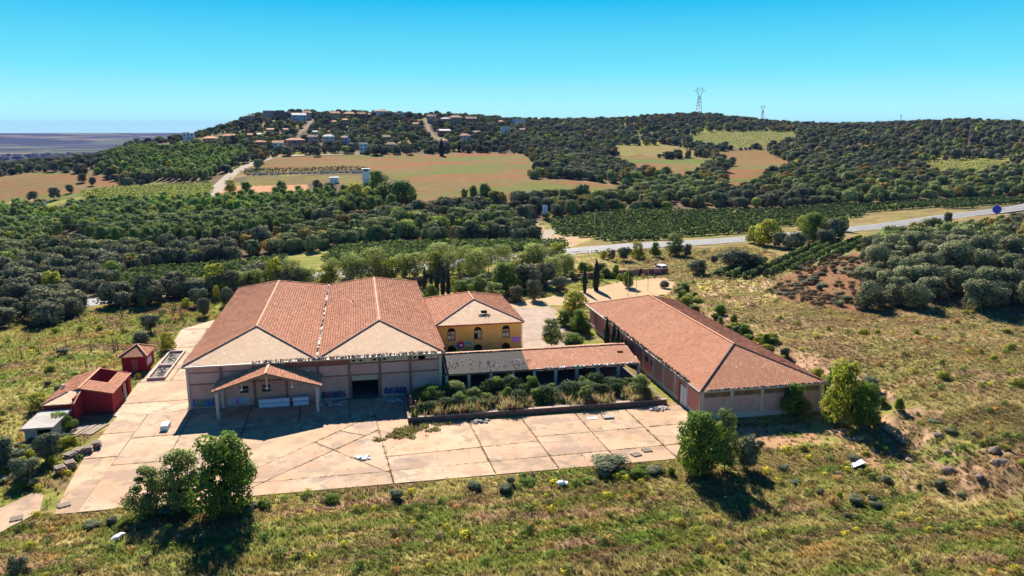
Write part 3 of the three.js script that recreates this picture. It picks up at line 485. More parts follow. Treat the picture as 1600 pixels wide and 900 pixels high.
const M = {
  panel: stained([0.66, 0.39, 0.33], [0.54, 0.31, 0.26], 3, 0.25), panel2: stained([0.61, 0.35, 0.295], [0.5, 0.28, 0.235], 8, 0.3), brick: stained([0.34, 0.13, 0.085], [0.25, 0.095, 0.065], 5), beam: stained([0.30, 0.15, 0.12], [0.22, 0.115, 0.095], 6), pale: stained([0.62, 0.50, 0.44], [0.5, 0.39, 0.34], 9, 0.2),
  grey: stained([0.42, 0.38, 0.34], [0.3, 0.27, 0.25], 12, 0.2), yellow: stained([0.74, 0.43, 0.11], [0.64, 0.36, 0.09], 15, 0.2), redwall: stained([0.34, 0.018, 0.022], [0.26, 0.014, 0.018], 18, 0.2), storewall: stained([0.62, 0.24, 0.18], [0.5, 0.19, 0.145], 21, 0.25), rust: stained([0.16, 0.10, 0.07], [0.36, 0.2, 0.09], 24), dark: mat(0.03, 0.028, 0.028), wood: stained([0.36, 0.24, 0.14], [0.26, 0.17, 0.1], 27), gutter: mat(0.42, 0.39, 0.36, 0.5, { metalness: 0.4 }), fascia: mat(0.30, 0.05, 0.035), metal: mat(0.45, 0.45, 0.46, 0.4, { metalness: 0.8 }), white: mat(0.78, 0.77, 0.74), cream: stained([0.66, 0.58, 0.42], [0.5, 0.42, 0.28], 30), glass: new THREE.MeshPhysicalMaterial({ color: lin(0.85, 0.9, 0.9), transmission: 1, thickness: 0, roughness: 0.04, ior: 1.5 }), frame: mat(0.10, 0.05, 0.03), floor: mat(0.16, 0.14, 0.12), blue: mat(0.62, 0.66, 0.82, 0.5),
};
// ---------- the large twin-ridged hall ----------
console.log('hall');
{
  const T = thing('factory_hall', 'large pink panelled hall under twin hipped clay tile roofs', 'factory', -7, 0, -139);
  const he = 6.7, hr = 9.75;
  hipRoof(T, -25.5, -6.95, -111.5, -166.6, he, hr, ['pale', 'orange', 'orange'], { mottle: 0.3 });
  hipRoof(T, -6.85, 11.9, -111.5, -166.6, he, hr, ['pale', 'orange', 'orange'], { mottle: 0.3, left: { holes: [[24, 5.2, 25.2, 5.6]] } });
  part(T, 'valley_gutter', box(-7.02, -6.78, he - 0.12, he + 0.12, -166.4, -111.3), mat(0.4, 0.36, 0.32, 0.7));
  rubble(T, [-6.9, he + 0.18, -166], [-6.9, he + 0.16, -112], 110, M.dark, 0.2, 0.2);
  part(T, 'gutter', [box(-25.6, 12, he - 0.3, he - 0.06, -111.45, -111.25)], M.gutter);
  rubble(T, [-16, he + 0.1, -111.55], [11.8, he + 0.1, -111.55], 260, mat(0.42, 0.33, 0.28), 0.18, 0.35); rubble(T, [-12, he + 0.12, -111.8], [12, he + 0.12, -111.8], 120, mat(0.12, 0.09, 0.08), 0.14, 0.5);
  part(T, 'side_wall', box(-25.15, -24.9, -0.3, he - 0.1, -166.2, -112.1), M.panel); part(T, 'side_wall', box(11.25, 11.5, -0.3, he - 0.1, -166.2, -112.1), M.panel); part(T, 'back_wall', box(-24.9, 11.25, -0.3, he - 0.1, -166.2, -165.95), M.panel);
  part(T, 'floor', box(-24.9, 11.25, -0.2, -0.02, -165.9, -112), M.floor);
  part(T, 'eave_soffit', box(-25.3, 11.7, he - 0.3, he - 0.15, -112.3, -111.5), M.brick);
  const bx = []; for (let k = 0; k <= 8; k++) bx.push(-25 + 4.53 * k);
  for (let k = 0; k <= 8; k++) part(T, 'pilaster', box(bx[k] - 0.18, bx[k] + 0.18, k === 5 || k === 6 ? 0 : 0, he - 0.25, -112.16, -111.96), k === 0 || k === 8 ? M.pale : M.beam);
  for (let k = 0; k < 8; k++) {
    const a = bx[k] + 0.19, b = bx[k + 1] - 0.19, door = k === 5;
    if (!door) part(T, 'wall_panel', box(a, b, -0.2, 3.58, -112.3, -112.1), k % 2 ? M.panel : M.panel2);
    else { part(T, 'roller_shutter', (() => { const s = []; for (let y = 2.75; y < 3.55; y += 0.1) s.push(box(a, b, y, y + 0.085, -112.32, -112.24)); return s; })(), M.cream); part(T, 'door_jamb', box(a, a + 0.15, 0, 3.58, -112.3, -112.05), M.beam); part(T, 'door_jamb', box(b - 0.15, b, 0, 3.58, -112.3, -112.05), M.beam); }
    part(T, 'beam', box(a, b, 3.6, 3.78, -112.28, -112.02), M.beam);
    part(T, 'wall_panel', box(a, b, 3.8, 5.33, -112.3, -112.1), k % 2 ? M.panel2 : M.panel);
    part(T, 'beam', box(a, b, 5.35, 5.47, -112.28, -112.02), M.beam);
    if (k < 3) part(T, 'wall_panel', box(a, b, 5.49, 6.4, -112.3, -112.1), M.panel);
    else if (k < 5) part(T, 'wall_panel', box(a, b, 5.49, 6.4, -112.3, -112.12), M.brick);
    else {
      const W = part(T, 'strip_window', [box(a, b, 5.49, 5.55, -112.26, -112.06), box(a, b, 6.34, 6.4, -112.26, -112.06), ...[0, 1, 2, 3, 4].map((i) => box(a + (b - a - 0.06) * i / 4, a + (b - a - 0.06) * i / 4 + 0.06, 5.55, 6.34, -112.26, -112.06))], M.brick);
      for (let i = 0; i < 4; i++) {
        const x0 = a + 0.07 + (b - a - 0.06) * i / 4, x1 = x0 + (b - a) / 4 - 0.09, broken = [[1, 1, 0, 1], [1, 0, 0, 0], [1, 2, 0, 0]][k - 5][i]; if (broken === 2) continue;
        const s = new THREE.Shape([[x0, 5.56], [x1, 5.56], [x1, 6.33], [x0, 6.33]].map((p) => new THREE.Vector2(...p)));
        if (broken) { const h = new THREE.Path(), cx = (x0 + x1) / 2, n = 9; for (let q = 0; q < n; q++) { const t = -q / n * Math.PI * 2, rr = q % 2 ? 0.34 : 0.18; h[q ? 'lineTo' : 'moveTo'](cx + Math.cos(t) * rr * 1.1, 5.9 + Math.sin(t) * rr * 0.8); } s.holes.push(h); }
        const g = new THREE.ExtrudeGeometry(s, { depth: 0.02, bevelEnabled: false }); g.translate(0, 0, -112.17); part(W, 'pane', g, M.cream);
      }
    }
  }
  part(T, 'graffiti', plate(3.6, 1.6, -23, 0.95, -112.085), graffiti(4, ['#3f7f9c', '#3c7a52', '#b08a48', '#a05a8c', '#45589c'], 3.6, 1.6));
  part(T, 'graffiti', plate(3.4, 1.2, -18.2, 0.9, -112.085), graffiti(9, ['#cfc8d2', '#b07ab0', '#8fb0c4', '#8a6aa8'], 3, 1.4));
  part(T, 'graffiti', plate(4, 1.3, -4.7, 0.9, -112.085), graffiti(13, ['#3c3c74', '#4a4a84', '#3a3a5e', '#9c4a4a'], 4, 1.3));
  part(T, 'graffiti', plate(3.9, 1.3, 4.45, 0.95, -112.085), graffiti(17, ['#3c3c7c', '#4c4c8c', '#38385e'], 4, 1.3));
  for (const x of [-17.4, -14.3]) { part(T, 'window', [box(x - 0.6, x + 0.6, 2.0, 3.05, -112.12, -112.06)], M.dark); }
  part(T, 'wall_lamp', [box(-8.6, -8.1, 4.75, 4.95, -112.1, -111.7), bar([-8.35, 4.8, -112.1], [-8.35, 4.9, -111.6], 0.05)], M.white);
}
// ---------- gabled canopy in front of the hall ----------
{
  const T = thing('entrance_canopy', 'open gabled tile canopy on pale posts against the hall front', 'canopy', -13.6, 0, -109.5);
  const zf = -106.9, zb = -112, xl = -21.0, xr = -6.15, xm = -13.6, he = 4.15, ha = 6.4;
  roofPlane(T, [[xl, he, zb], [xl, he, zf], [xm, ha, zf], [xm, ha, zb]], 'orange', { name: 'roof_slope', mottle: 0.5 }); roofPlane(T, [[xr, he, zf], [xr, he, zb], [xm, ha, zb], [xm, ha, zf]], 'orange', { name: 'roof_slope' });
  caps(T, [xm, ha, zf], [xm, ha, zb]);
  for (const [x, y] of [[xl, he], [xr, he]]) { const s = x < xm ? 1 : -1; part(T, 'verge_board', bar([x, y - 0.2, zf + 0.03], [xm - s * 0.02, ha - 0.22, zf + 0.03], 0.13, 4), M.wood); part(T, 'rafter', bar([x + s * 0.4, y - 0.24, zb + 0.3], [xm - s * 0.05, ha - 0.34, zb + 0.3], 0.1, 4), M.wood); }
  for (const x of [-20.4, -6.85]) { part(T, 'post', [box(x - 0.2, x + 0.2, 0, 3.8, zf - 0.8, zf - 0.4), box(x - 0.3, x + 0.3, 3.8, 4.0, zf - 0.9, zf - 0.3)], M.pale); part(T, 'post', box(x - 0.18, x + 0.18, 0, 4.0, zb + 0.05, zb + 0.35), M.pale); }
  for (const x of [-17.0, -13.6, -10.2]) { const top = ha - 0.28 - Math.abs(x - xm) * (ha - he) / (xm - xl); part(T, 'hanger', box(x - 0.09, x + 0.09, 4.1, top, zf - 0.45, zf - 0.27), M.pale); part(T, 'hanger_foot', box(x - 0.16, x + 0.16, 4.0, 4.2, zf - 0.5, zf - 0.2), M.white); }
  part(T, 'tie_rod', bar([-20.2, 4.1, zf - 0.36], [-7.0, 4.1, zf - 0.36], 0.035), M.metal); for (const s of [-1, 1]) part(T, 'brace', bar([xm + s * 3.4, 5.0, zf - 0.36], [xm, 4.2, zf - 0.36], 0.03), M.metal);
}
for (const [x0, x1, l] of [[-15.4, -11, 'longer roll of pale blue plastic sheeting under the gabled canopy'], [-10.6, -8.3, 'shorter roll of pale blue plastic sheeting under the gabled canopy']]) {
  const T = thing('sheet_roll', l, 'plastic roll', (x0 + x1) / 2, 0.05, -110.8);
  for (const [dy, dz] of [[0.35, 0], [0.35, 0.72], [0.92, 0.36]]) part(T, 'roll', bar([x0 + R() * 0.2, 0.05 + dy, -111.2 + dz], [x1, 0.05 + dy, -111.2 + dz], 0.34, 12), M.blue);
}
// ---------- ochre two-storey house ----------
console.log('house');
{
  const T = thing('ochre_house', 'two-storey ochre house with arched windows and a hipped tile roof', 'house', 20, 0, -139), x0 = 12.5, x1 = 27.4, zf = -128.6, zb = -149.6, he = 6.5;
  hipRoof(T, 12.05, 27.85, -128, -150.1, he, 9.1, ['pale', 'orange', 'orange'], { mottle: 0.35, front: { holes: [[8.6, 3.3, 9.7, 4.3]] }, left: { holes: [[4.0, 6.0, 4.8, 6.6]] } });
  rubble(T, [20.3, 7.35, -130.7], [22, 7.35, -130.7], 60, M.dark, 0.2, 0.9);
  const sh = new THREE.Shape([[x0, -0.2], [x1, -0.2], [x1, he - 0.1], [x0, he - 0.1]].map((p) => new THREE.Vector2(...p)));
  const arch = (p, cx, y0, w, h) => { p.moveTo(cx - w / 2, y0); p.lineTo(cx + w / 2, y0); p.lineTo(cx + w / 2, y0 + h - w / 2); p.absarc(cx, y0 + h - w / 2, w / 2, 0, Math.PI, false); p.lineTo(cx - w / 2, y0); return p; };
  const wins = []; for (const cx of [14.95, 19.6, 24.6]) { wins.push([cx, 3.55, 1.4, 2.25], [cx, 0.55, 1.45, 2.1]); }
  for (const w of wins) sh.holes.push(arch(new THREE.Path(), ...w));
  const wg = new THREE.ExtrudeGeometry(sh, { depth: 0.4, bevelEnabled: false, curveSegments: 10 }); wg.translate(0, 0, zf - 0.4); { const u = wg.attributes.uv, p = wg.attributes.position; for (let i = 0; i < p.count; i++) u.setXY(i, p.getX(i) * 0.12, p.getY(i) * 0.12); }
  part(T, 'front_wall', wg, M.yellow);
  part(T, 'side_wall', box(x0, x0 + 0.35, -0.2, he - 0.1, zb, zf - 0.42), M.yellow); part(T, 'side_wall', box(x1 - 0.35, x1, -0.2, he - 0.1, zb, zf - 0.42), M.yellow); part(T, 'back_wall', box(x0 + 0.36, x1 - 0.36, -0.2, he - 0.1, zb, zb + 0.35), M.yellow);
  part(T, 'upper_floor', box(x0 + 0.36, x1 - 0.36, 3.05, 3.25, zb + 0.36, zf - 0.42), M.floor); part(T, 'lower_floor', box(x0 + 0.36, x1 - 0.36, -0.1, 0.02, zb + 0.36, zf - 0.42), M.floor);
  part(T, 'inner_wall', box(x0 + 0.36, x1 - 0.36, 0.05, 6.2, -134, -133.8), M.grey);
  part(T, 'eave_board', [box(12.1, 27.8, he - 0.32, he - 0.13, zf + 0.25, zf + 0.48)], M.fascia); part(T, 'eave_soffit', box(12.1, 27.8, he - 0.2, he - 0.11, zf + 0.01, zf + 0.24), M.fascia);
  for (const [i, [cx, y0, w, h]] of wins.entries()) {
    const s = arch(new THREE.Shape(), cx, y0, w - 0.02, h - 0.02); s.holes.push(arch(new THREE.Path(), cx, y0 + 0.09, w - 0.2, h - 0.2));
    const g = new THREE.ExtrudeGeometry(s, { depth: 0.1, bevelEnabled: false, curveSegments: 10 }); g.translate(0, 0.01, zf - 0.32);
    const W = part(T, 'window', g, M.frame); part(W, 'mullion', [box(cx - 0.04, cx + 0.04, y0 + 0.1, y0 + h - 0.12, zf - 0.3, zf - 0.24), box(cx - w / 2 + 0.1, cx + w / 2 - 0.1, y0 + 0.85, y0 + 0.93, zf - 0.295, zf - 0.245), box(cx - w / 2 + 0.1, cx + w / 2 - 0.1, y0 + 1.5, y0 + 1.57, zf - 0.295, zf - 0.245)], M.frame);
    const pane = (a, b, c, d, m) => part(W, 'pane', box(a, b, c, d, zf - 0.275, zf - 0.265), m), ry = y0 + 0.12;
    if (i % 2 === 0) { pane(cx - w / 2 + 0.11, cx - 0.05, ry, y0 + 0.84, i === 2 ? M.glass : M.cream); pane(cx + 0.05, cx + w / 2 - 0.11, ry, y0 + 0.84, M.cream); if (i !== 4) pane(cx + 0.05, cx + w / 2 - 0.11, y0 + 0.94, y0 + 1.49, M.cream); else pane(cx + 0.05, cx + w / 2 - 0.11, y0 + 0.94, y0 + 1.49, M.glass); pane(cx - w / 2 + 0.11, cx - 0.05, y0 + 0.94, y0 + 1.49, M.glass); }
    else if (i === 3) { pane(cx - w / 2 + 0.11, cx - 0.05, ry, y0 + 0.84, M.cream); pane(cx + 0.05, cx + w / 2 - 0.11, y0 + 0.94, y0 + 1.49, M.glass); }
    else pane(cx - w / 2 + 0.11, cx - 0.05, ry, y0 + 0.84, M.glass);
    part(W, 'sill', box(cx - w / 2 - 0.08, cx + w / 2 + 0.08, y0 - 0.1, y0 - 0.005, zf - 0.2, zf + 0.08), M.yellow);
  }
  const wall = (name, draw, w, h, x, y) => { const cv = document.createElement('canvas'); cv.width = 192; cv.height = 96; const c = cv.getContext('2d'); c.clearRect(0, 0, 192, 96); draw(c); const t = new THREE.CanvasTexture(cv); t.colorSpace = THREE.SRGBColorSpace; part(T, name, plate(w, h, x, y, zf + 0.012), new THREE.MeshStandardMaterial({ map: t, alphaTest: 0.5, transparent: true, roughness: 0.7 })); };
  wall('graffiti', (c) => { const e = (x, y, a, b, f) => { c.fillStyle = f; c.beginPath(); c.ellipse(x, y, a, b, 0, 0, 7); c.fill(); }; e(52, 50, 40, 40, '#2a63c8'); e(66, 46, 32, 38, '#d6243a'); e(58, 54, 20, 14, '#f2eef4'); e(44, 52, 8, 8, '#d6243a'); e(132, 36, 40, 24, '#4fb5a8'); e(150, 58, 26, 16, '#69c8c0'); e(120, 58, 18, 14, '#c8b068'); }, 3.2, 1.6, 17.2, 2.7);
  wall('graffiti', (c) => { c.fillStyle = '#b765c9'; c.fillRect(12, 14, 164, 66); c.fillStyle = '#c884d4'; for (let i = 0; i < 6; i++) c.fillRect(20 + i * 26, 24 + (i % 2) * 12, 14, 34); }, 1.7, 1.3, 26.4, 3.15);
  part(T, 'downpipe', bar([27.5, 0, zf + 0.1], [27.5, he - 0.2, zf + 0.1], 0.06), M.gutter);
}
// timber lean-to edge between hall and house
single('fallen_eave_board', 'dark red timber eave board hanging between the hall and the ochre house', 'timber', [bar([12.05, 6.45, -133], [12.2, 6.3, -115], 0.16, 4), bar([12.1, 6.2, -131], [12.35, 5.9, -118], 0.1, 4)], M.fascia);
// ---------- covered passage ----------
{
  const T = thing('covered_passage', 'low tiled passage roof on pillars linking hall and store, left third blackened', 'passage', 27, 0, -117.5);
  const zf = -111.8, zr = -117.7, zb = -123.4, e = 3.0, r = 4.5, x0 = 11.6, xm = 25, x1 = 43.3;
  roofPlane(T, [[x0, e, zf], [xm, e, zf], [xm, r, zr], [x0, r, zr]], 'black', { name: 'roof_slope', deck: M.dark, lost: 0.004, mottle: 0.28, wild: 0.3 });
  roofPlane(T, [[xm + 0.01, e, zf], [x1, e, zf], [x1 - 0.6, r, zr], [xm + 0.01, r, zr]], 'mixed', { name: 'roof_slope', mottle: 0.6, wild: 0.15, holes: [[15.6, 3.2, 16.6, 3.9]] });
  roofPlane(T, [[x1 - 0.6, e, zb], [x0, e, zb], [x0, r, zr], [x1 - 0.6, r, zr]], 'pale', { name: 'roof_slope' });
  caps(T, [x0, r, zr], [x1 - 0.6, r, zr]);
  for (let x = x0 + 0.6, i = 0; x < x1; x += 3.45, i++) { part(T, 'pillar', [box(x - 0.22, x + 0.22, 0, e - 0.35, zf - 0.7, zf - 0.26)], M.pale); part(T, 'pillar', box(x - 0.22, x + 0.22, 0, e - 0.35, zb + 0.3, zb + 0.74), M.pale); }
  part(T, 'front_beam', box(x0, x1, e - 0.35, e - 0.16, zf - 0.75, zf - 0.2), M.wood); part(T, 'back_beam', box(x0, x1, e - 0.35, e - 0.16, zb + 0.25, zb + 0.8), M.wood);
  part(T, 'floor', box(x0, x1, -0.1, 0.06, zb, zf - 0.1), M.floor);
  part(T, 'back_wall', box(x0, x1, 0.07, 2.6, zb + 0.05, zb + 0.24), M.grey);
  rubble(T, [25.5, e + 0.02, zf + 0.05], [42.5, e + 0.02, zf + 0.05], 60, M.white, 0.3, 0.15, 'broken_eave_pieces');
  rubble(T, [12, 3.9, -116], [25, 3.7, -113.5], 160, mat(0.3, 0.27, 0.28), 0.16, 3.6, 'broken_tiles');
}
// ---------- the long store on the right ----------
console.log('store');
{
  const T = thing('storage_hall', 'long reddish storage hall with a mottled hipped tile roof on the right', 'warehouse', 54.7, 0, -120), he = 4.5, x0 = 45.5, x1 = 63.8, zf = -93.8, zb = -146.6;
  hipRoof(T, 44.95, 64.4, -93.2, -147.3, he, 8.0, ['mixed', 'orange', 'mixed'], { mottle: 0.62, wild: 0.14 });
  part(T, 'side_wall', box(x0, x0 + 0.2, 0.75, he - 1.0, zb + 0.2, zf - 0.2), M.storewall); part(T, 'side_wall', box(x1 - 0.2, x1, -0.3, he - 0.15, zb + 0.2, zf - 0.2), M.storewall); part(T, 'back_wall', box(x0, x1, -0.3, he - 0.15, zb, zb + 0.2), M.storewall);
  part(T, 'upper_wall', box(x0 + 0.02, x0 + 0.22, he - 0.99, he - 0.15, -122, zf - 0.2), M.rust); part(T, 'upper_wall', box(x0, x0 + 0.2, he - 0.99, he - 0.15, zb + 0.2, -122.01), M.storewall);
  part(T, 'plinth', box(x0 - 0.06, x0 + 0.2, -0.3, 0.74, zb + 0.2, zf - 0.2), M.pale);
  for (let z = zf - 0.15, k = 0; z > zb; z -= 4.4, k++) part(T, 'pilaster', box(x0 - 0.12, x0 + 0.06, 0, he - 0.2, z - 0.2, z + 0.2), k < 6 ? M.pale : M.storewall);
  part(T, 'front_wall', box(x0 + 0.22, x1 - 0.22, -0.3, 3.2, zf - 0.2, zf), M.panel); part(T, 'plinth', box(x0 + 0.22, x1 - 0.22, -0.3, 0.7, zf + 0.004, zf + 0.07), M.pale);
  part(T, 'upper_wall', box(x0 + 0.22, x1 - 0.22, 3.21, he - 0.15, zf - 0.22, zf - 0.04), M.rust);
  for (const x of [x0 + 0.1, 50, 54.6, 59.2, x1 - 0.1]) part(T, 'pilaster', box(x - 0.22, x + 0.22, -0.3, he - 0.2, zf - 0.1, zf + 0.13), M.pale);
  part(T, 'gutter', box(44.9, 64.4, he - 0.28, he - 0.06, -93.2, -93.0), M.gutter); part(T, 'gutter', box(44.75, 44.95, he - 0.28, he - 0.06, -147.2, -93.2), M.gutter);
  rubble(T, [44.95, he + 0.1, -135], [44.95, he + 0.1, -97], 260, M.dark, 0.22, 0.5); rubble(T, [46, he + 0.05, -93.2], [64, he + 0.05, -93.2], 260, mat(0.5, 0.36, 0.28), 0.18, 0.25);
  const D = part(T, 'door', box(x0 - 0.1, x0 - 0.03, 0.1, 3.0, -100.6, -98.2), M.white); part(D, 'rail', [box(x0 - 0.14, x0 - 0.1, 0.1, 3.0, -99.45, -99.35)], M.grey); part(T, 'door_frame', [box(x0 - 0.1, x0 - 0.02, 0.1, 3.2, -101.3, -100.62)], M.fascia);
  for (const z of [-112, -114.6]) part(T, 'window', box(x0 - 0.03, x0 + 0.02, 2.2, 3.0, z - 0.6, z + 0.6), M.dark);
}
// ---------- red outbuildings ----------
{
  const T = thing('red_outbuilding', 'dark red walled outbuilding with a roofless room beside the lane', 'outbuilding', -39.4, 0, -115.5), w = M.redwall, ch = 0.25;
  const xr = -39.6, hr = 4.0, xa = -43.3, xb = -35.3, zf = -112.9, zb = -122;
  roofPlane(T, [[xb, 3, zf + 0.2], [xb, 3, -116.6], [xr, hr, -116.6], [xr, hr, zf + 0.2]], 'orange', { name: 'roof_slope', mottle: 0.5 });
  roofPlane(T, [[xb, 3, -116.61], [xb, 3, zb], [xb - 1.7, 3.395, zb], [xb - 1.7, 3.395, -116.61]], 'orange', { name: 'roof_slope', mottle: 0.5 });
  roofPlane(T, [[xa - 0.1, 3, zb], [xa - 0.1, 3, -109.3], [-40.9, 3.72, -112.6], [xr, hr, zf + 0.2], [xr, hr, zb]], 'orange', { name: 'roof_slope', mottle: 0.4 });
  roofPlane(T, [[xa - 0.1, 3, -109.3], [-39.2, 3, -109.3], [-39.3, 3.8, -112.6], [-40.9, 3.72, -112.6]], 'pale', { name: 'roof_slope' });
  caps(T, [xr, hr, zf + 0.3], [xr, hr, zb]); caps(T, [xa - 0.1, 3, -109.3], [-40.9, 3.72, -112.6], capMat.dark, 'hip_tiles');
  const gab = (x0, x1, y0, y1, z, t) => { const s = new THREE.Shape([[x0, -0.2], [x1, -0.2], [x1, y1], [x0, y0]].map((p) => new THREE.Vector2(...p))), g = new THREE.ExtrudeGeometry(s, { depth: t, bevelEnabled: false }); g.translate(0, 0, z); return g; };
  part(T, 'wall', gab(xr, xb - 0.15, hr - 0.1, 2.9, zf - 0.2, ch), w); part(T, 'wall', gab(xr, xb - 0.15, hr + 0.1, 3.1, zb, ch), w);
  part(T, 'wall', box(xr - 0.12, xr + 0.12, 0, hr - 0.15, zb + 0.26, zf - 0.21), w); part(T, 'wall', box(xb - 0.4, xb - 0.15, -0.2, 2.85, -117.4, zf - 0.21), w); part(T, 'wall', box(xb - 0.4, xb - 0.15, -0.2, 2.85, zb + 0.26, -120.9), w); part(T, 'lintel', box(xb - 0.4, xb - 0.15, 2.4, 2.84, -120.89, -117.41), w);
  part(T, 'wall', box(xa + 0.1, xa + 0.35, -0.2, 2.95, zb, -109.6), w); part(T, 'wall', box(xa + 0.36, -39.36, -0.2, 2.95, -109.75, -109.5), w); part(T, 'wall', box(-39.6, -39.35, -0.2, 3.55, zf + 0.06, -109.76), w); part(T, 'wall', box(xa + 0.36, xr, -0.2, 3.1, zb, zb + 0.25), w);
  part(T, 'pier', box(xb - 0.42, xb - 0.12, 0, 2.39, -119.3, -119.0), M.pale); part(T, 'floor', box(xr + 0.13, xb - 0.41, -0.1, 0.05, zb + 0.3, zf - 0.25), M.pale); part(T, 'inner_wall', box(xr + 0.9, xb - 1.9, 0.06, 2.9, -117.0, -116.8), M.grey);
  part(T, 'chimney', box(-42.9, -42.5, 3, 3.7, -116.2, -115.8), M.pale);
}
{
  const T = thing('red_shed', 'small square dark red shed with a pyramid tile roof', 'shed', -37.7, 0, -135), x0 = -39.9, x1 = -35.4, z0 = -131.9, z1 = -137.9, e = 2.75, A = [-37.6, 4.1, -134.9];
  const a = [x0, e, z0], b = [x1, e, z0], c = [x1, e, z1], d = [x0, e, z1]; roofPlane(T, [a, b, A], 'maroon'); roofPlane(T, [b, c, A], 'maroon'); roofPlane(T, [c, d, A], 'maroon'); roofPlane(T, [d, a, A], 'maroon'); for (const p of [a, b, c, d]) caps(T, p, A, capMat.pale, 'hip_tiles');
  part(T, 'wall', box(x0 + 0.4, x1 - 0.4, -0.2, e - 0.1, z0 - 0.6, z0 - 0.4), M.redwall); part(T, 'wall', box(x1 - 0.6, x1 - 0.4, -0.2, e - 0.1, z1 + 0.4, z0 - 0.61), M.redwall); part(T, 'wall', box(x0 + 0.4, x0 + 0.6, -0.2, e - 0.1, z1 + 0.4, z0 - 0.61), M.redwall); part(T, 'wall', box(x0 + 0.61, x1 - 0.61, -0.2, e - 0.1, z1 + 0.4, z1 + 0.6), M.redwall);
  const D = part(T, 'door', box(-38, -37.1, 0, 2.1, z0 - 0.4, z0 - 0.34), mat(0.42, 0.1, 0.08)); part(D, 'handle', box(-37.3, -37.22, 1, 1.15, z0 - 0.34, z0 - 0.28), M.metal);
  part(T, 'graffiti', plate(3.2, 1.5, x1 - 0.393, 1.4, -134.6, Math.PI / 2), graffiti(31, ['#dfe8f6', '#9ec4ea', '#c9d2e6'], 3, 1.5));
}
{
  const T = thing('concrete_hut', 'low grey hut with a flat slab roof half overgrown beside the red outbuilding', 'hut', -41.4, 0, -105.6);
  part(T, 'roof_slab', box(-43.4, -39.5, 2.1, 2.35, -109.0, -102.4), M.grey); part(T, 'wall', [box(-43.1, -42.85, 0, 2.09, -108.8, -102.8), box(-40.0, -39.75, 0, 2.09, -108.8, -102.8), box(-42.84, -40.01, 0, 2.09, -108.8, -108.55)], M.grey); part(T, 'front_wall', box(-42.84, -41.6, 0, 2.09, -103.0, -102.8), M.grey);
}
// ---------- walls, pits and loose things round the yard ----------
console.log('things');
{
  const T = thing('planter_wall', 'low dark brick wall holding the overgrown bed along the yard', 'wall', 24, 0, -100.8), rows = 5, mats = [mat(0.22, 0.11, 0.08), mat(0.17, 0.09, 0.07), mat(0.27, 0.14, 0.1)];
  part(T, 'core', box(5.75, 43.4, -0.1, 0.7, -101.1, -100.85), M.beam); part(T, 'coping', box(5.6, 43.5, 0.71, 0.8, -101.15, -100.6), mat(0.4, 0.28, 0.22));
  mats.forEach((m, q) => { const gs = []; for (let r = 0; r < rows; r++) for (let x = 5.7 + (r % 2) * 0.3; x < 43; x += 0.62) if ((HT[((x * 31) | 0) + r * 977] * 3 | 0) === q) gs.push(box(x, x + 0.59, r * 0.14, r * 0.14 + 0.125, -100.85, -100.66)); const o = part(T, 'bricks', gs, m); o.userData.kind = 'stuff'; });
  part(T, 'end_wall', box(5.5, 5.74, -0.1, 0.75, -111, -100.7), M.beam);
}
structure('planter_soil', (() => { const g = new THREE.PlaneGeometry(37.6, 10.4, 40, 12); g.rotateX(-Math.PI / 2); g.translate(24.5, 0.45, -106.1); const p = g.attributes.position; for (let i = 0; i < p.count; i++) p.setY(i, 0.4 + fbm(p.getX(i) * 0.4, p.getZ(i) * 0.4) * 0.35); g.computeVertexNormals(); return g; })(), stained([0.16, 0.12, 0.075], [0.22, 0.19, 0.08], 41));
for (const [z0, z1, l] of [[-127, -134.2, 'nearer of two rubble filled concrete pits in the lane by the hall'], [-134.6, -142.6, 'farther of two rubble filled concrete pits in the lane by the hall']]) {
  const T = thing('concrete_pit', l, 'pit', -33, 0, (z0 + z1) / 2); const a = -34.5, b = -31.7;
  part(T, 'rim', [box(a, a + 0.25, -0.1, 0.5, z1, z0), box(b - 0.25, b, -0.1, 0.5, z1, z0), box(a + 0.26, b - 0.26, -0.1, 0.5, z0 - 0.25, z0), box(a + 0.26, b - 0.26, -0.1, 0.5, z1, z1 + 0.25)], M.pale);
  part(T, 'pit_floor', box(a + 0.26, b - 0.26, 0.04, 0.1, z1 + 0.26, z0 - 0.26), mat(0.14, 0.1, 0.08)); rubble(T, [a + 0.9, 0.14, z1 + 1], [b - 0.9, 0.14, z0 - 1], 70, M.grey, 0.28, 1.2, 'rubble');
}
single('concrete_block', 'white concrete block lying alone on the lane beside the hall corner', 'block', (() => { const g = box(-27.3, -26.3, 0.04, 0.75, -106, -104.2); return g; })(), M.white);
function pallet(x, y, z, turn, label, group, m = M.wood) {
  const T = thing('wooden_pallet', label, 'pallet', x, y, z, group); T.rotation.y = turn;
  const add = (n, x0, x1, y0, y1, z0, z1) => { const s = shade(new THREE.Mesh(box(x0, x1, y0, y1, z0, z1), m)); s.name = n; T.add(s); };
  for (let k = 0; k < 5; k++) add('slat', -0.6, 0.6, 0.12, 0.15, -0.5 + k * 0.215, -0.5 + k * 0.215 + 0.14); for (const k of [-0.55, -0.07, 0.41]) add('bearer', k, k + 0.14, 0, 0.118, -0.5, 0.5); return T;
}
const oldWood = [stained([0.34, 0.27, 0.21], [0.2, 0.15, 0.11], 51), stained([0.42, 0.33, 0.25], [0.3, 0.22, 0.16], 53)];
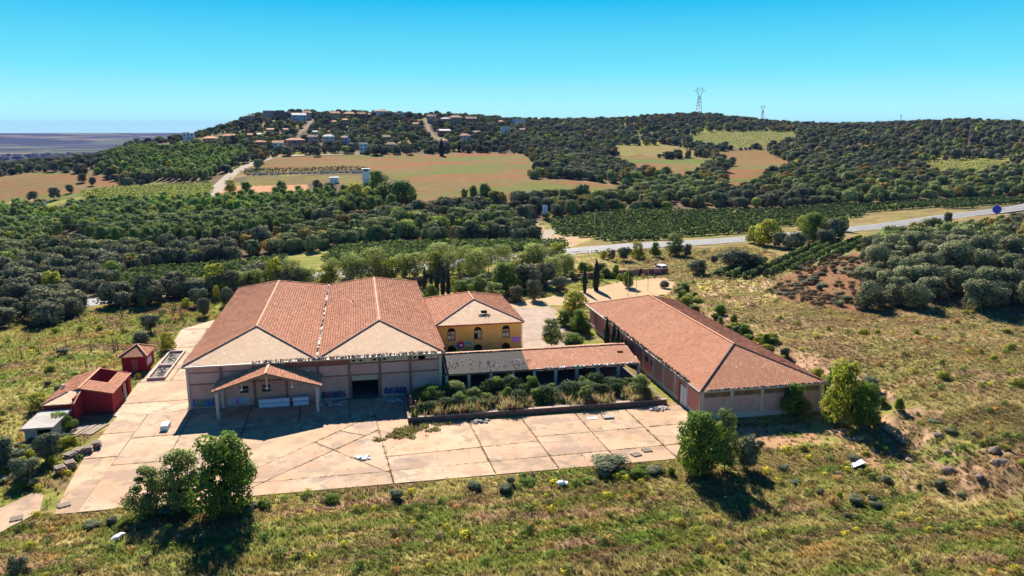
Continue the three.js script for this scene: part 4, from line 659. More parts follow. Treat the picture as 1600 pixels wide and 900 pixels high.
[[-33.9, -100, 5, 'in the stack nearest the concrete block'], [-35.2, -97.8, 6, 'in the leaning stack between the other two at the lane edge'], [-35.1, -94.4, 5, 'in the stack nearest the lower end of the lane']].forEach(([x, z, n, w], s) => { for (let k = 0; k < n; k++) { for (const dx of [0, 1.2]) pallet(x + (R() - 0.5) * 0.25 - dx * 0.5, 0.05 + k * 0.155, z + (R() - 0.5) * 0.25 + dx, 0.2 + (R() - 0.5) * 0.3 + s, 'weathered wooden pallet ' + w, 'pallets ' + w, oldWood[k % 2]); } });
pallet(-32.4, 0.05, -84.2, 0.5, 'single pale pallet lying flat near the lower left yard edge', undefined, oldWood[1]);
pallet(34.4, 0.05, -85.5, 0.1, 'right one of two grey pallets flat on the yard by the bushy tree', undefined, oldWood[0]); pallet(32.6, 0.05, -84.5, 0.3, 'left one of two grey pallets flat on the yard by the bushy tree', undefined, oldWood[0]);
pallet(-36.2, 0.05, -82.0, 0.3, 'dark pallet flat on the small separate slab at far left', undefined, oldWood[0]);
for (let k = 0; k < 14; k++) single('timber_plank', 'grey plank in the row laid out below the red outbuilding', 'plank', (() => { const g = box(-0.1, 0.1, 0, 0.06, -1.6 - R() * 0.6, 1.4 + R() * 0.5); g.rotateY(-0.25 + (R() - 0.5) * 0.1); g.translate(-39 + k * 0.27, 0.02 + (k % 3) * 0.03, -106.6 + (R() - 0.5) * 0.4); return g; })(), oldWood[k % 2], 'planks below the red outbuilding');
function heap(name, label, cat, x, z, n, size, spread, m, y = 0.06) { const gs = []; for (let i = 0; i < n; i++) { const s = size * (0.4 + R()), g = new THREE.IcosahedronGeometry(s, 0); g.scale(1, 0.35 + R() * 0.4, 0.7 + R() * 0.5); g.rotateY(R() * 6); const d = Math.sqrt(R()) * spread, a = R() * 6.28; g.translate(x + Math.cos(a) * d, y + s * 0.2 + (spread - d) * 0.12, z + Math.sin(a) * d * 0.6); gs.push(g); } return single(name, label, cat, gs, m); }
heap('rubble_heap', 'white plaster rubble in the middle of the yard', 'rubble', -0.5, -90.2, 30, 0.25, 1.1, M.white); heap('rubble_heap', 'grey rubble against the left end of the brick bed wall', 'rubble', 15.5, -99.1, 26, 0.25, 1.2, M.grey); heap('rubble_heap', 'pinkish debris at the yard corner by the storage hall', 'rubble', 41.4, -98.8, 40, 0.25, 1.5, M.pale);
heap('rubble_heap', 'dark debris beside the hall doorway', 'rubble', -4.8, -110.2, 40, 0.28, 2.2, M.grey); heap('rubble_heap', 'dark debris right of the hall doorway below the blue graffiti', 'rubble', 5, -109.8, 40, 0.28, 2.0, M.grey);
single('white_plate', 'white broken sheet lying on the yard near the brick bed wall', 'sheet', [box(30.2, 31.6, 0.06, 0.12, -97.6, -96.9)], M.white); single('concrete_slab_piece', 'grey slab piece on the yard beside the white sheet', 'slab', box(32.4, 33.9, 0.06, 0.28, -97.6, -96.6), M.grey);
single('white_bag', 'crumpled white plastic bag in the grass in front of the yard', 'bag', (() => { const g = new THREE.IcosahedronGeometry(0.5, 3), p = g.attributes.position; for (let i = 0; i < p.count; i++) { const x = p.getX(i), y = p.getY(i), z = p.getZ(i), k = 0.8 + 0.5 * fbm(x * 3 + 5, z * 3 + y * 4); p.setXYZ(i, x * k * (1.3 + y), Math.max(-0.12, y * k * 0.5 * (x > 0.1 ? 0.3 : 1)), z * k * 0.9); } g.computeVertexNormals(); g.translate(21.4, 0.45, -78.1); return g; })(), M.white);
single('white_boulder', 'pale broken block in the weeds below the left trees', 'block', (() => { const g = new THREE.DodecahedronGeometry(0.55, 0); g.scale(1.3, 0.45, 0.8); g.rotateY(0.6); g.rotateZ(0.2); g.translate(-24.7, 0.3, -75.7); return g; })(), M.white);
single('carved_post', 'leaning dark timber post with white mark at the left end of the brick bed', 'post', [bar([6.3, 0, -102.0], [6.0, 3.4, -102.2], 0.16, 6, 0.1), bar([6.8, 0, -102.2], [6.7, 2.6, -102.3], 0.13, 6), box(5.9, 6.9, 1.7, 1.85, -102.25, -102.1)], mat(0.22, 0.09, 0.06));
single('water_pipe', 'dark pipe length lying on the bank right of the storage hall', 'pipe', bar([67.0, terrain(67, -84.5) + 0.15, -84.5], [66.6, terrain(66.6, -79.6) + 0.15, -79.6], 0.16, 8), M.dark);
single('scrap_sheet', 'pale metal sheet in the weeds below the storage hall', 'sheet', (() => { const g = box(-0.9, 0.9, 0, 0.06, -0.5, 0.5); g.rotateZ(0.3); g.translate(57.5, terrain(57.5, -76.2) + 0.4, -76.2); return g; })(), M.white);
for (const [x, z, s] of [[66.8, -72.4, 0.9], [69, -75, 0.7], [54.2, -74.9, 0.5], [71, -69.5, 1.1], [68, -69, 0.6], [64.5, -76, 0.5], [73, -66, 0.9], [70, -78, 0.7], [61, -72, 0.5], [72.5, -72, 0.8], [67, -80.5, 0.6]]) single('boulder', 'brown boulder on the stony bank at lower right', 'boulder', (() => { const g = new THREE.IcosahedronGeometry(s * 0.75, 1), p = g.attributes.position; for (let i = 0; i < p.count; i++) { const k = 0.55 + 0.9 * fbm(p.getX(i) * 1.8 / s + x, p.getZ(i) * 1.8 / s + p.getY(i)); p.setXYZ(i, p.getX(i) * k * 1.2, p.getY(i) * k * 0.7, p.getZ(i) * k); } g.computeVertexNormals(); g.rotateY(x * 3); g.translate(x, terrain(x, z) + s * 0.1, z); return g; })(), mat(0.22, 0.15, 0.115), 'boulders on the bank');
// boundary wall, gate end, van, lamp posts
{
  const T = thing('boundary_wall', 'low red brick boundary wall behind the access lane', 'wall', 69, 0, -195); const pts = [[55, -194], [62, -196.2], [69, -197.6], [76, -198], [83.5, -197.6]];
  for (let i = 0; i < pts.length - 1; i++) { const [a, b] = [pts[i], pts[i + 1]], L = Math.hypot(b[0] - a[0], b[1] - a[1]), n = Math.round(L / 1.8); for (let k = 0; k < n; k++) { const t = (k + 0.5) / n, g = box(-L / n / 2 + 0.02, L / n / 2 - 0.02, -0.4, 1.45, -0.14, 0.14); g.rotateY(-Math.atan2(b[1] - a[1], b[0] - a[0])); g.translate(mix(a[0], b[0], t), 0, mix(a[1], b[1], t)); part(T, 'wall_panel', g, k % 2 ? M.brick : M.storewall); } for (const p of [a, b]) part(T, 'pier', box(p[0] - 0.2, p[0] + 0.2, -0.4, 1.6, p[1] - 0.2, p[1] + 0.2), M.brick); }
  const T2 = thing('garden_wall', 'low pale garden wall behind the cypress pair', 'wall', 49, 0, -188); part(T2, 'wall', (() => { const g = box(-5, 5, -0.3, 0.9, -0.15, 0.15); g.rotateY(0.28); g.translate(49, 0, -189.3); return g; })(), M.grey); part(T2, 'coping', (() => { const g = box(-5.05, 5.05, 0.91, 1.0, -0.2, 0.2); g.rotateY(0.28); g.translate(49, 0, -189.3); return g; })(), M.white);
  const V = thing('delivery_van', 'small white van parked behind the brick boundary wall', 'van', 83.2, 0, -201.5); V.position.y = terrain(83.2, -201.5); const y0 = V.position.y;
  const prof = new THREE.Shape([[-2.2, 0.45], [2.2, 0.45], [2.25, 0.95], [1.35, 1.15], [0.75, 1.85], [0.5, 1.95], [-2.1, 1.95], [-2.25, 1.7]].map((p) => new THREE.Vector2(...p))), vm = (g) => { g.rotateY(Math.PI / 2 + 0.12); g.translate(83.2, y0, -201.5); return g; };
  const bg = new THREE.ExtrudeGeometry(prof, { depth: 1.7, bevelEnabled: true, bevelSize: 0.07, bevelThickness: 0.07, bevelSegments: 2 }); bg.translate(0, 0, -0.85);
  part(V, 'body', vm(bg), mat(0.75, 0.76, 0.8, 0.35)); const gl = mat(0.03, 0.04, 0.07, 0.1);
  part(V, 'rear_window', vm(box(-2.36, -2.3, 1.15, 1.72, -0.7, 0.7)), gl); for (const s of [-0.93, 0.93]) { part(V, 'side_window', vm(box(0.1, 0.8, 1.15, 1.65, s - 0.01, s + 0.01)), gl); part(V, 'side_window', vm(box(-1.9, -0.1, 1.15, 1.65, s - 0.01, s + 0.01)), gl); part(V, 'tail_light', vm(box(-2.36, -2.28, 0.8, 1.5, s * 0.92 - 0.08, s * 0.92 + 0.08)), mat(0.5, 0.02, 0.02, 0.3)); part(V, 'mirror', vm(box(0.85, 1.0, 1.15, 1.4, s - 0.15, s + 0.15)), M.dark); for (const x of [-1.4, 1.45]) { const w = new THREE.CylinderGeometry(0.34, 0.34, 0.22, 14).toNonIndexed(); w.rotateX(Math.PI / 2); w.translate(x, 0.34, s * 0.88); const W = part(V, 'wheel', vm(w), M.dark); const h = new THREE.CylinderGeometry(0.19, 0.19, 0.24, 10).toNonIndexed(); h.rotateX(Math.PI / 2); h.translate(x, 0.34, s * 0.88); part(W, 'rim', vm(h), M.metal); } }
  part(V, 'bumper', vm(box(-2.4, -2.27, 0.4, 0.65, -0.85, 0.85)), M.dark); part(V, 'windscreen', vm(bar([1.33, 1.2, 0], [0.82, 1.82, 0], 0.02, 4)), gl);
}
for (const [x, z, h, l] of [[63, -172.4, 7.2, 'leftmost of the three thin lamp posts behind the storage hall'], [65.2, -172.5, 6.4, 'middle one of the three thin lamp posts behind the storage hall'], [69.5, -176, 6.5, 'rightmost of the three thin lamp posts behind the storage hall']]) { const T = thing('lamp_post', l, 'lamp post', x, 0, z); part(T, 'pole', bar([x, 0, z], [x, h, z], 0.07, 6, 0.045), M.metal); part(T, 'lamp_head', box(x - 0.1, x + 0.45, h - 0.02, h + 0.1, z - 0.1, z + 0.1), M.grey); }
[[-58, -148.2], [-53.8, -145.4], [-53.2, -148.1], [-48.9, -147.2], [-44.8, -146.4], [-44.5, -147.6], [-58.7, -172.4], [-50.9, -173.7], [-46.3, -136.2], [-60, -146.2], [-42.8, -172.1], [-40.5, -174.6], [-37.7, -168.2], [-36.5, -165.2], [-64, -160], [-55, -160], [-47, -160]].forEach(([x, z], i) => {
  const y = terrain(x, z), T = thing('vine_stake', 'dark wooden stake standing in the left meadow', 'stake', x, y, z, 'stakes in the left meadow'), h = 1.5 + R() * 1.2; part(T, 'pole', bar([x, y - 0.2, z], [x + (R() - 0.5) * 0.2, y + h, z], 0.09, 5), M.wood); part(T, 'withered_stem', [bar([x + 0.1, y, z], [x + 0.5, y + h * 0.7, z + 0.1], 0.05, 4, 0.02), bar([x - 0.05, y + 0.5, z], [x - 0.4, y + h * 0.8, z], 0.04, 4, 0.02)], M.dark);
});
// ---------- far buildings and masts ----------
console.log('village');
{
  const WALL = { white: [0.72, 0.72, 0.74], brick: [0.38, 0.19, 0.13], ochre: [0.5, 0.37, 0.2], grey: [0.34, 0.31, 0.29], pink: [0.48, 0.33, 0.27], dark: [0.16, 0.13, 0.12], bluegrey: [0.4, 0.44, 0.55], lilac: [0.6, 0.55, 0.62], red: [0.4, 0.14, 0.1] }, ROOF = { orange: [0.68, 0.27, 0.12], red: [0.5, 0.17, 0.09], dark: [0.34, 0.18, 0.12], white: [0.78, 0.72, 0.66], flat: [0.6, 0.57, 0.55] };
  const wm = {}, rm = {}; for (const k in WALL) wm[k] = stained(WALL[k], WALL[k].map((v) => v * 0.82), 60 + k.length); for (const k in ROOF) rm[k] = stained(ROOF[k], ROOF[k].map((v) => v * 0.8), 80 + k.length);
  const NAME = { white: 'white', brick: 'brown brick', ochre: 'ochre', grey: 'grey stone', pink: 'pinkish', dark: 'dark brown', bluegrey: 'blue-grey', lilac: 'pale lilac', red: 'red' }, labels = HOUSES.map(([x, z, w, h, wc, rc]) => `${NAME[wc]} house with ${rc === 'flat' ? 'flat roof' : rc === 'orange' ? 'orange roof' : rc + ' roof'} ${x < -170 && z > -500 ? 'beside the pine wood at far left' : z < -840 ? 'on the village hill crest' : z < -735 ? 'halfway up the village hill' : 'at the foot of the village hill'}`);
  const ord = ['leftmost', 'second from left', 'third from left', 'fourth from left', 'fifth from left'];
  HOUSES.forEach(([x, z, w0, h0, wc, rc], i) => { const w = w0 * 0.85;
    const same = HOUSES.map((q, k) => [q[0], k]).filter(([, k]) => labels[k] === labels[i]).sort((a, b) => a[0] - b[0]), label = same.length > 1 ? `${labels[i]}, ${ord[same.findIndex(([, k]) => k === i)]}` : labels[i];
    const y = terrain(x, z), h = Math.min(h0, z < -840 ? 9 : 7.5), T = thing('village_house', label, 'house', x, y, z, 'houses of the hillside village'), d = Math.max(7, w * 0.75), turn = [0, 0.25, -0.2, 0.4, -0.35][i % 5]; T.rotation.y = turn;
    const add = (p, n, g, m) => { const o = shade(new THREE.Mesh(g, m)); o.name = n; p.add(o); return o; }, hw = rc === 'flat' ? h : h * 0.76;
    add(T, 'wall', box(-w / 2, w / 2, -3, hw, -d / 2, d / 2), wm[wc]);
    if (rc === 'flat') add(T, 'roof', [box(-w / 2 - 0.25, w / 2 + 0.25, hw, hw + 0.35, -d / 2 - 0.25, d / 2 + 0.25)][0], rm[rc]);
    else { const o = 0.5, W = w / 2 + o, D = d / 2 + o, hip = i % 2 ? w * 0.3 : -0.02, p = [[-W, hw, D], [W, hw, D], [W, hw, -D], [-W, hw, -D], [-W + hip + 0.02, h, 0], [W - hip - 0.02, h, 0]], f = [[0, 1, 5], [0, 5, 4], [2, 3, 4], [2, 4, 5], [1, 2, 5], [3, 0, 4], [0, 3, 2], [0, 2, 1]], q = []; f.forEach((t) => t.forEach((k) => q.push(...p[k]))); const g = new THREE.BufferGeometry(); g.setAttribute('position', new THREE.Float32BufferAttribute(q, 3)); g.setAttribute('uv', new THREE.Float32BufferAttribute(q.flatMap((v, k) => k % 3 === 2 ? [] : [v * 0.1]), 2)); g.computeVertexNormals(); const roof = add(T, 'roof', g, rm[rc]); if (i % 3 === 0) add(roof, 'chimney', box(w * 0.2, w * 0.2 + 0.7, h - 1.2, h + 0.8, -0.6, 0.1), wm[wc]); }
    const fl = h > 8 ? 3 : h > 5.2 ? 2 : 1, cols = Math.max(2, Math.round(w / 3.6)); for (let a = 0; a < fl; a++) for (let b = 0; b < cols; b++) { if (HT[i * 37 + a * 11 + b] < 0.2) continue; const cx = -w / 2 + (b + 0.5) * w / cols, cy = hw - 1.7 - a * 2.8, W = add(T, a === fl - 1 && b === 0 ? 'door' : 'window', box(cx - 0.6, cx + 0.6, cy - 0.75, cy + 0.65, d / 2 + 0.003, d / 2 + 0.06), M.dark); add(W, 'sill', box(cx - 0.75, cx + 0.75, cy - 0.9, cy - 0.76, d / 2 + 0.003, d / 2 + 0.16), wm.white); }
  });
}
function pylon(x, y, z, H, label, k = 1) {
  const T = thing('power_pylon', label, 'pylon', x, y, z, undefined), m = mat(0.34, 0.35, 0.46, 0.5, { metalness: 0.5 }), b = H * 0.085, t = H * 0.032, hw = H * 0.74, r = 0.28 * k;
  for (const sx of [-1, 1]) for (const sz of [-1, 1]) part(T, 'leg', bar([x + sx * b, y, z + sz * b], [x + sx * t, y + hw, z + sz * t], r, 4), m);
  const L = []; for (let i = 0; i < 7; i++) { const f = (q) => mix(b, t, q / 7), y0 = y + hw * i / 7, y1 = y + hw * (i + 1) / 7; for (const sz of [-1, 1]) { L.push(bar([x - f(i), y0, z + sz * f(i)], [x + f(i + 1), y1, z + sz * f(i + 1)], r * 0.45, 3), bar([x + f(i), y0, z + sz * f(i)], [x - f(i + 1), y1, z + sz * f(i + 1)], r * 0.45, 3), bar([x - f(i), y0, z + sz * f(i)], [x + f(i), y0, z + sz * f(i)], r * 0.5, 3)); } }
  part(T, 'lattice', L, m);
  for (const s of [-1, 1]) part(T, 'window_arm', [bar([x + s * t, y + hw, z], [x + s * H * 0.11, y + H * 0.9, z], r, 4), bar([x + s * H * 0.11, y + H * 0.9, z], [x + s * H * 0.095, y + H, z], r, 4), bar([x + s * t * 0.2, y + hw * 1.02, z], [x + s * H * 0.1, y + H * 0.9, z], r * 0.5, 3)], m);
  part(T, 'crossarm', [bar([x - H * 0.2, y + H * 0.93, z], [x + H * 0.2, y + H * 0.93, z], r * 0.6, 4), bar([x - H * 0.1, y + H, z], [x + H * 0.1, y + H, z], r * 0.9, 4)], m);
  for (const s of [-0.19, 0, 0.19]) part(T, 'insulator', bar([x + s * H, y + H * 0.93, z], [x + s * H, y + H * 0.86, z], r * 0.5, 4), m);
}
pylon(521, 53, -1136, 45, 'large lattice power pylon standing on the ridge', 1.3); pylon(726, 48, -1312, 29, 'smaller lattice power pylon farther along the ridge', 1.3);
{
  const at = (x, z) => terrain(x, z), T = thing('water_tower', 'white square tower at the end of the long white wall', 'tower', 5, at(5, -462), -462); const y = T.position.y; part(T, 'shaft', box(2.9, 7.1, y - 1, y + 6.5, -464, -460), M.white); part(T, 'cap', box(2.5, 7.5, y + 6.51, y + 8.2, -464.4, -459.6), mat(0.6, 0.6, 0.62)); part(T, 'opening', box(4, 6, y + 6.8, y + 7.8, -459.59, -459.55), M.dark);
  const W = thing('terrace_wall', 'long low pale wall with white panels below the brown field', 'wall', -35, 9, -520); for (let k = 0; k < 19; k++) { const t = k / 18, x = mix(-70, 3, t), z = mix(-542, -510, t), yy = at(x, z); const g = box(-2, 2, -1, 0.9 + (k % 5 === 2 ? 0.7 : 0), -0.2, 0.2); g.rotateY(-0.41 * -1); g.translate(x, yy, z); part(W, 'wall_panel', g, M.cream); part(W, 'post', box(x - 2.2, x - 1.8, yy - 0.5, yy + 1.4, z - 0.3 + 0.8, z + 0.3 + 0.8), M.grey); }
  single('white_kiosk', 'small white kiosk below the terrace wall', 'kiosk', [box(-16, -11, at(-13, -470) - 0.5, at(-13, -470) + 3, -472, -468), box(-16.3, -10.7, at(-13, -470) + 3.01, at(-13, -470) + 3.3, -472.3, -467.7)], M.white);
  const B = thing('roadside_billboard', 'small white billboard on posts beside the vineyard corner', 'billboard', 77, at(77, -315), -315), by = B.position.y; part(B, 'panel', box(76, 78.3, by + 2, by + 5.8, -315.1, -314.9), mat(0.62, 0.6, 0.78)); for (const x of [76.3, 78]) part(B, 'post', box(x - 0.1, x + 0.1, by - 0.3, by + 1.99, -315.1, -314.9), M.metal);
  const S = thing('round_road_sign', 'round blue sign on a post beside the road at right', 'sign', 276, at(276, -290), -290), sy = S.position.y; const dg = new THREE.CylinderGeometry(1.75, 1.75, 0.12, 28).toNonIndexed(); dg.rotateX(Math.PI / 2); dg.rotateY(-0.76); dg.translate(276, sy + 3.2, -290); part(S, 'disc', dg, mat(0.02, 0.06, 0.55, 0.5)); part(S, 'post', bar([276, sy - 0.2, -290.1], [276, sy + 1.5, -290.1], 0.12), M.metal);
  const P = thing('utility_pole', 'thin pale utility pole at the vineyard corner beyond the road', 'pole', 89, at(89, -283), -283); part(P, 'pole', bar([89, P.position.y - 0.3, -283], [89, P.position.y + 7.5, -283], 0.2, 6, 0.12), M.cream); part(P, 'crossarm', box(88.2, 89.8, P.position.y + 7, P.position.y + 7.15, -283.1, -282.9), M.cream);
  const A = thing('antenna_mast', 'thin antenna mast on the ridge at right', 'mast', 655, at(655, -850), -850); part(A, 'mast', bar([655, A.position.y, -850], [655, A.position.y + 15, -850], 0.5, 4, 0.3), M.metal); part(A, 'antenna', box(653.8, 656.2, A.position.y + 13, A.position.y + 13.6, -850.3, -849.7), M.metal);
}
// overhead wires on the left
[[[-190, 12, -300], [-30, 8, -330]], [[-190, 15, -330], [-60, 11, -345]], [[-180, 8, -285], [-15, 9, -318]], [[-190, 18, -380], [-70, 14, -380]]].forEach(([a, b], i) => { const pts = []; for (let k = 0; k <= 16; k++) { const t = k / 16; pts.push(new THREE.Vector3(mix(a[0], b[0], t), mix(a[1], b[1], t) - 3 * 4 * t * (1 - t), mix(a[2], b[2], t))); } single('overhead_wire', 'thin overhead wire crossing the wood at left', 'wire', new THREE.TubeGeometry(new THREE.CatmullRomCurve3(pts), 24, 0.03, 4).toNonIndexed(), mat(0.5, 0.5, 0.52), 'overhead wires at left'); });
for (const [x, z, y] of [[-30, -330, 9], [-192, -300, 13]]) { const g = terrain(x, z), T = thing('wire_pole', x > -100 ? 'wooden wire pole rising from the pine wood' : 'wooden wire pole standing at the far left of the wood', 'pole', x, g, z); part(T, 'pole', bar([x, g - 0.3, z], [x, y + 1.5, z], 0.16, 6, 0.1), M.wood); part(T, 'crossarm', box(x - 1.2, x + 1.2, y, y + 0.15, z - 0.08, z + 0.08), M.wood); }
// ---------- plants ----------
console.log('plants');
function leafMat(trans, rough = 0.75) { return trans ? new THREE.MeshPhysicalMaterial({ color: 0xffffff, vertexColors: true, roughness: 0.95, transmission: trans, thickness: 0, specularIntensity: 0.25, side: THREE.DoubleSide }) : new THREE.MeshStandardMaterial({ color: 0xffffff, vertexColors: true, roughness: rough, side: THREE.DoubleSide }); }
const LEAF = leafMat(0.45), HARD = leafMat(0.22), bark = mat(0.16, 0.12, 0.09, 0.95);
// a crown: leaves spread through the outer part of many lobes; tones vary from leaf to leaf
function crown(seed, lobes, n, size, cols, o = {}) {
  const r = rng(seed), pos = [], nor = [], col = [], tot = lobes.reduce((s, l) => s + l[3] * l[4], 0), c0 = lobes.reduce((s, l) => [s[0] + l[0] / lobes.length, s[1] + l[1] / lobes.length, s[2] + l[2] / lobes.length], [0, 0, 0]);
  const N = new THREE.Vector3(), U = new THREE.Vector3(), W = new THREE.Vector3(), Q = new THREE.Vector3();
  for (const l of lobes) {
    const k = Math.round(n * l[3] * l[4] / tot), tone = 0.8 + r() * 0.4, cc = cols[(r() * cols.length) | 0];
    for (let i = 0; i < k; i++) {
      let a = r() * 6.2832, y = r() * 2 - 1, s = Math.sqrt(1 - y * y), d = o.airy ? Math.cbrt(r()) : 0.72 + 0.32 * Math.pow(r(), 0.7); d *= 0.86 + 0.28 * vn(a * 2 + seed, y * 4 + l[0] * 3);
      const dx = Math.cos(a) * s, dz = Math.sin(a) * s, px = l[0] + dx * l[3] * d, py = l[1] + y * l[4] * d, pz = l[2] + dz * l[3] * d; if (py < (o.floor ?? 0.05)) continue;
      N.set(dx * 1.2 + (r() - 0.5) * 1.5, y + 0.25 + (r() - 0.5) * 1.5, dz * 1.2 + (r() - 0.5) * 1.5).normalize(); U.set(r() - 0.5, r() - 0.5, r() - 0.5).cross(N).normalize(); W.crossVectors(N, U);
      const z = size * (0.6 + r() * 0.8), e = z * (o.slim || 0.62), b = cols === undefined ? cc : mix3(cc, cols[(r() * cols.length) | 0], 0.5), q = tone * (0.72 + r() * 0.55), C3 = [b[0] * q, b[1] * q, b[2] * q];
      const P = (x, w) => [px + U.x * x + W.x * w, py + U.y * x + W.y * w, pz + U.z * x + W.z * w], A = P(-z, 0), B = P(0, -e), D = P(z, 0), E = P(0, e);
      pos.push(...A, ...B, ...D, ...A, ...D, ...E); Q.set(px - c0[0], py - c0[1] + 0.2, pz - c0[2]).normalize().multiplyScalar(0.6).add(N.multiplyScalar(N.dot(Q) < 0 ? -0.6 : 0.6)).normalize(); for (let v = 0; v < 6; v++) { nor.push(Q.x, Q.y, Q.z); col.push(...C3); }
    }
    if (o.core) { const g = new THREE.IcosahedronGeometry(1, 1), p = g.attributes.position; for (let v = 0; v < p.count; v++) { const x = p.getX(v), y = p.getY(v), z = p.getZ(v), kk = o.core * (0.8 + 0.4 * vn(x * 2 + y + seed, z * 2 + l[0])); pos.push(l[0] + x * l[3] * kk, Math.max(0.02, l[1] + y * l[4] * kk), l[2] + z * l[3] * kk); nor.push(x, y, z); col.push(cc[0] * 0.9, cc[1] * 0.9, cc[2] * 0.9); } }
  }
  const g = new THREE.BufferGeometry(); g.setAttribute('position', new THREE.Float32BufferAttribute(pos, 3)); g.setAttribute('normal', new THREE.Float32BufferAttribute(nor, 3)); g.setAttribute('color', new THREE.Float32BufferAttribute(col, 3)); return g;
}
function lobesFor(seed, W, H, y0, n, o = {}) { const r = rng(seed), L = []; for (let i = 0; i < n; i++) { const t = (i + 0.5) / n, a = i * 2.4 + r(), yy = mix(y0, H, o.low ? Math.pow(t, 1.35) : t), k = o.cone ? 1.05 - t : Math.pow(Math.sin(Math.PI * Math.min(0.96, 0.2 + 0.72 * t)), 0.7), rad = (o.cone ? 0.3 : 0.32) * W * k * (0.4 + r() * 0.75), R0 = W * (o.lobe || 0.27) * (0.5 + r() * 0.95) * (0.55 + 0.45 * k); L.push([Math.cos(a) * rad, Math.min(yy, H - R0 * 0.8), Math.sin(a) * rad, R0, R0 * (o.tall || 0.8)]); } return L; }
function trunkFor(lobes, H, y0, r0, seed) { const r = rng(seed), gs = [bar([0, -0.3, 0], [0.1, y0 * 0.9 + H * 0.12, 0.05], r0, 7, r0 * 0.7), bar([0.1, y0 * 0.9 + H * 0.11, 0.05], [0, H * 0.7, 0], r0 * 0.7, 6, r0 * 0.2)]; for (const l of lobes.slice(0, 9)) { const b = y0 * 0.7 + (l[1] - y0) * 0.45; gs.push(bar([0.05, Math.max(y0 * 0.5, b), 0.02], [l[0] * 0.9, l[1], l[2] * 0.9], r0 * 0.35, 5, r0 * 0.1)); } return merge(gs); }
const KIND = {
  leafGreen: { name: 'broadleaf_tree', H: 8, W: 6.6, y0: 0.15, n: 8500, size: 0.16, lobes: 24, lobe: 0.2, low: true, cols: [[0.13, 0.23, 0.025], [0.09, 0.17, 0.02], [0.21, 0.30, 0.035]], m: LEAF, r: 0.17 },
  leafLight: { name: 'light_green_tree', H: 6.6, W: 5, y0: 0.15, n: 5200, size: 0.14, lobes: 20, lobe: 0.2, low: true, cols: [[0.22, 0.29, 0.07], [0.16, 0.23, 0.05], [0.3, 0.34, 0.1]], m: LEAF, r: 0.12, airy: true },
  leafYellow: { name: 'yellow_green_tree', H: 5.5, W: 5, y0: 0.15, n: 3000, size: 0.16, lobes: 16, lobe: 0.22, low: true, cols: [[0.34, 0.36, 0.03], [0.25, 0.30, 0.035], [0.42, 0.40, 0.04]], m: LEAF, r: 0.1 },
  wispy: { name: 'airy_tree', H: 8, W: 8, y0: 1.2, n: 3400, size: 0.17, lobes: 18, cols: [[0.33, 0.38, 0.10], [0.26, 0.33, 0.07], [0.40, 0.41, 0.14]], m: LEAF, r: 0.13, airy: true, lobe: 0.2 },
  holm: { name: 'holm_oak', H: 5.2, W: 6, y0: 0.4, n: 1700, size: 0.24, lobes: 11, lobe: 0.23, cols: [[0.15, 0.158, 0.082], [0.11, 0.122, 0.06], [0.2, 0.205, 0.115]], m: HARD, r: 0.16, core: 0.55 },
  scrubOak: { name: 'scrub_oak', H: 4.4, W: 5.4, y0: 0.2, n: 2400, size: 0.18, lobes: 12, lobe: 0.22, cols: [[0.20, 0.215, 0.105], [0.15, 0.17, 0.08], [0.26, 0.27, 0.14]], m: HARD, r: 0.14, core: 0.5 },
  brownBush: { name: 'dry_bush', H: 1.6, W: 2.2, y0: 0.1, n: 900, size: 0.1, lobes: 9, lobe: 0.22, cols: [[0.24, 0.15, 0.075], [0.18, 0.13, 0.06], [0.3, 0.21, 0.1]], m: HARD, r: 0.04 },
  bramble: { name: 'bramble_shrub', H: 2.4, W: 3.4, y0: 0.1, n: 1500, size: 0.13, lobes: 14, lobe: 0.24, cols: [[0.05, 0.09, 0.02], [0.035, 0.065, 0.018], [0.085, 0.13, 0.03]], m: LEAF, r: 0.05, core: 0.5 },
  oliveBush: { name: 'grey_green_bush', H: 3.6, W: 3.6, y0: 0.3, n: 1500, size: 0.15, lobes: 9, cols: [[0.13, 0.15, 0.085], [0.10, 0.125, 0.065], [0.17, 0.19, 0.11]], m: HARD, r: 0.08, core: 0.66 },
  cypress: { name: 'cypress_tree', H: 7.2, W: 1.5, y0: 0.2, n: 1500, size: 0.16, lobes: 14, cols: [[0.035, 0.055, 0.03], [0.05, 0.07, 0.035]], m: HARD, r: 0.08, core: 0.75, column: true },
  pine: { name: 'pine_tree', H: 7, W: 4.6, y0: 0.9, n: 1300, size: 0.3, slim: 0.4, lobes: 12, lobe: 0.24, tall: 1.15, cols: [[0.19, 0.25, 0.055], [0.14, 0.20, 0.045], [0.26, 0.32, 0.08]], m: HARD, r: 0.14, core: 0.55 },
};
const PROTO = {};
for (const [k, q] of Object.entries(KIND)) {
  PROTO[k] = []; for (let v = 0; v < (k === 'holm' || k === 'pine' ? 4 : k === 'cypress' ? 1 : 2); v++) {
    const s = 100 + v * 31 + k.length * 7, L = q.column ? Array.from({ length: q.lobes }, (_, i) => { const t = (i + 0.5) / q.lobes, w = q.W * 0.5 * Math.pow(Math.sin(Math.PI * (0.12 + 0.86 * t)), 0.7) * (1.05 - 0.4 * t); return [(HT[i * 7] - 0.5) * 0.12, t * q.H * 0.97 + 0.1, (HT[i * 9] - 0.5) * 0.12, w, q.H / q.lobes * 1.1]; }) : lobesFor(s, q.W, q.H, q.y0 + q.H * 0.14, q.lobes, q);
    PROTO[k].push({ crown: crown(s, L, q.n, q.size, q.cols, q), trunk: trunkFor(q.column ? [] : L, q.H, q.y0, q.r, s) });
  }
}
let plantN = 0;
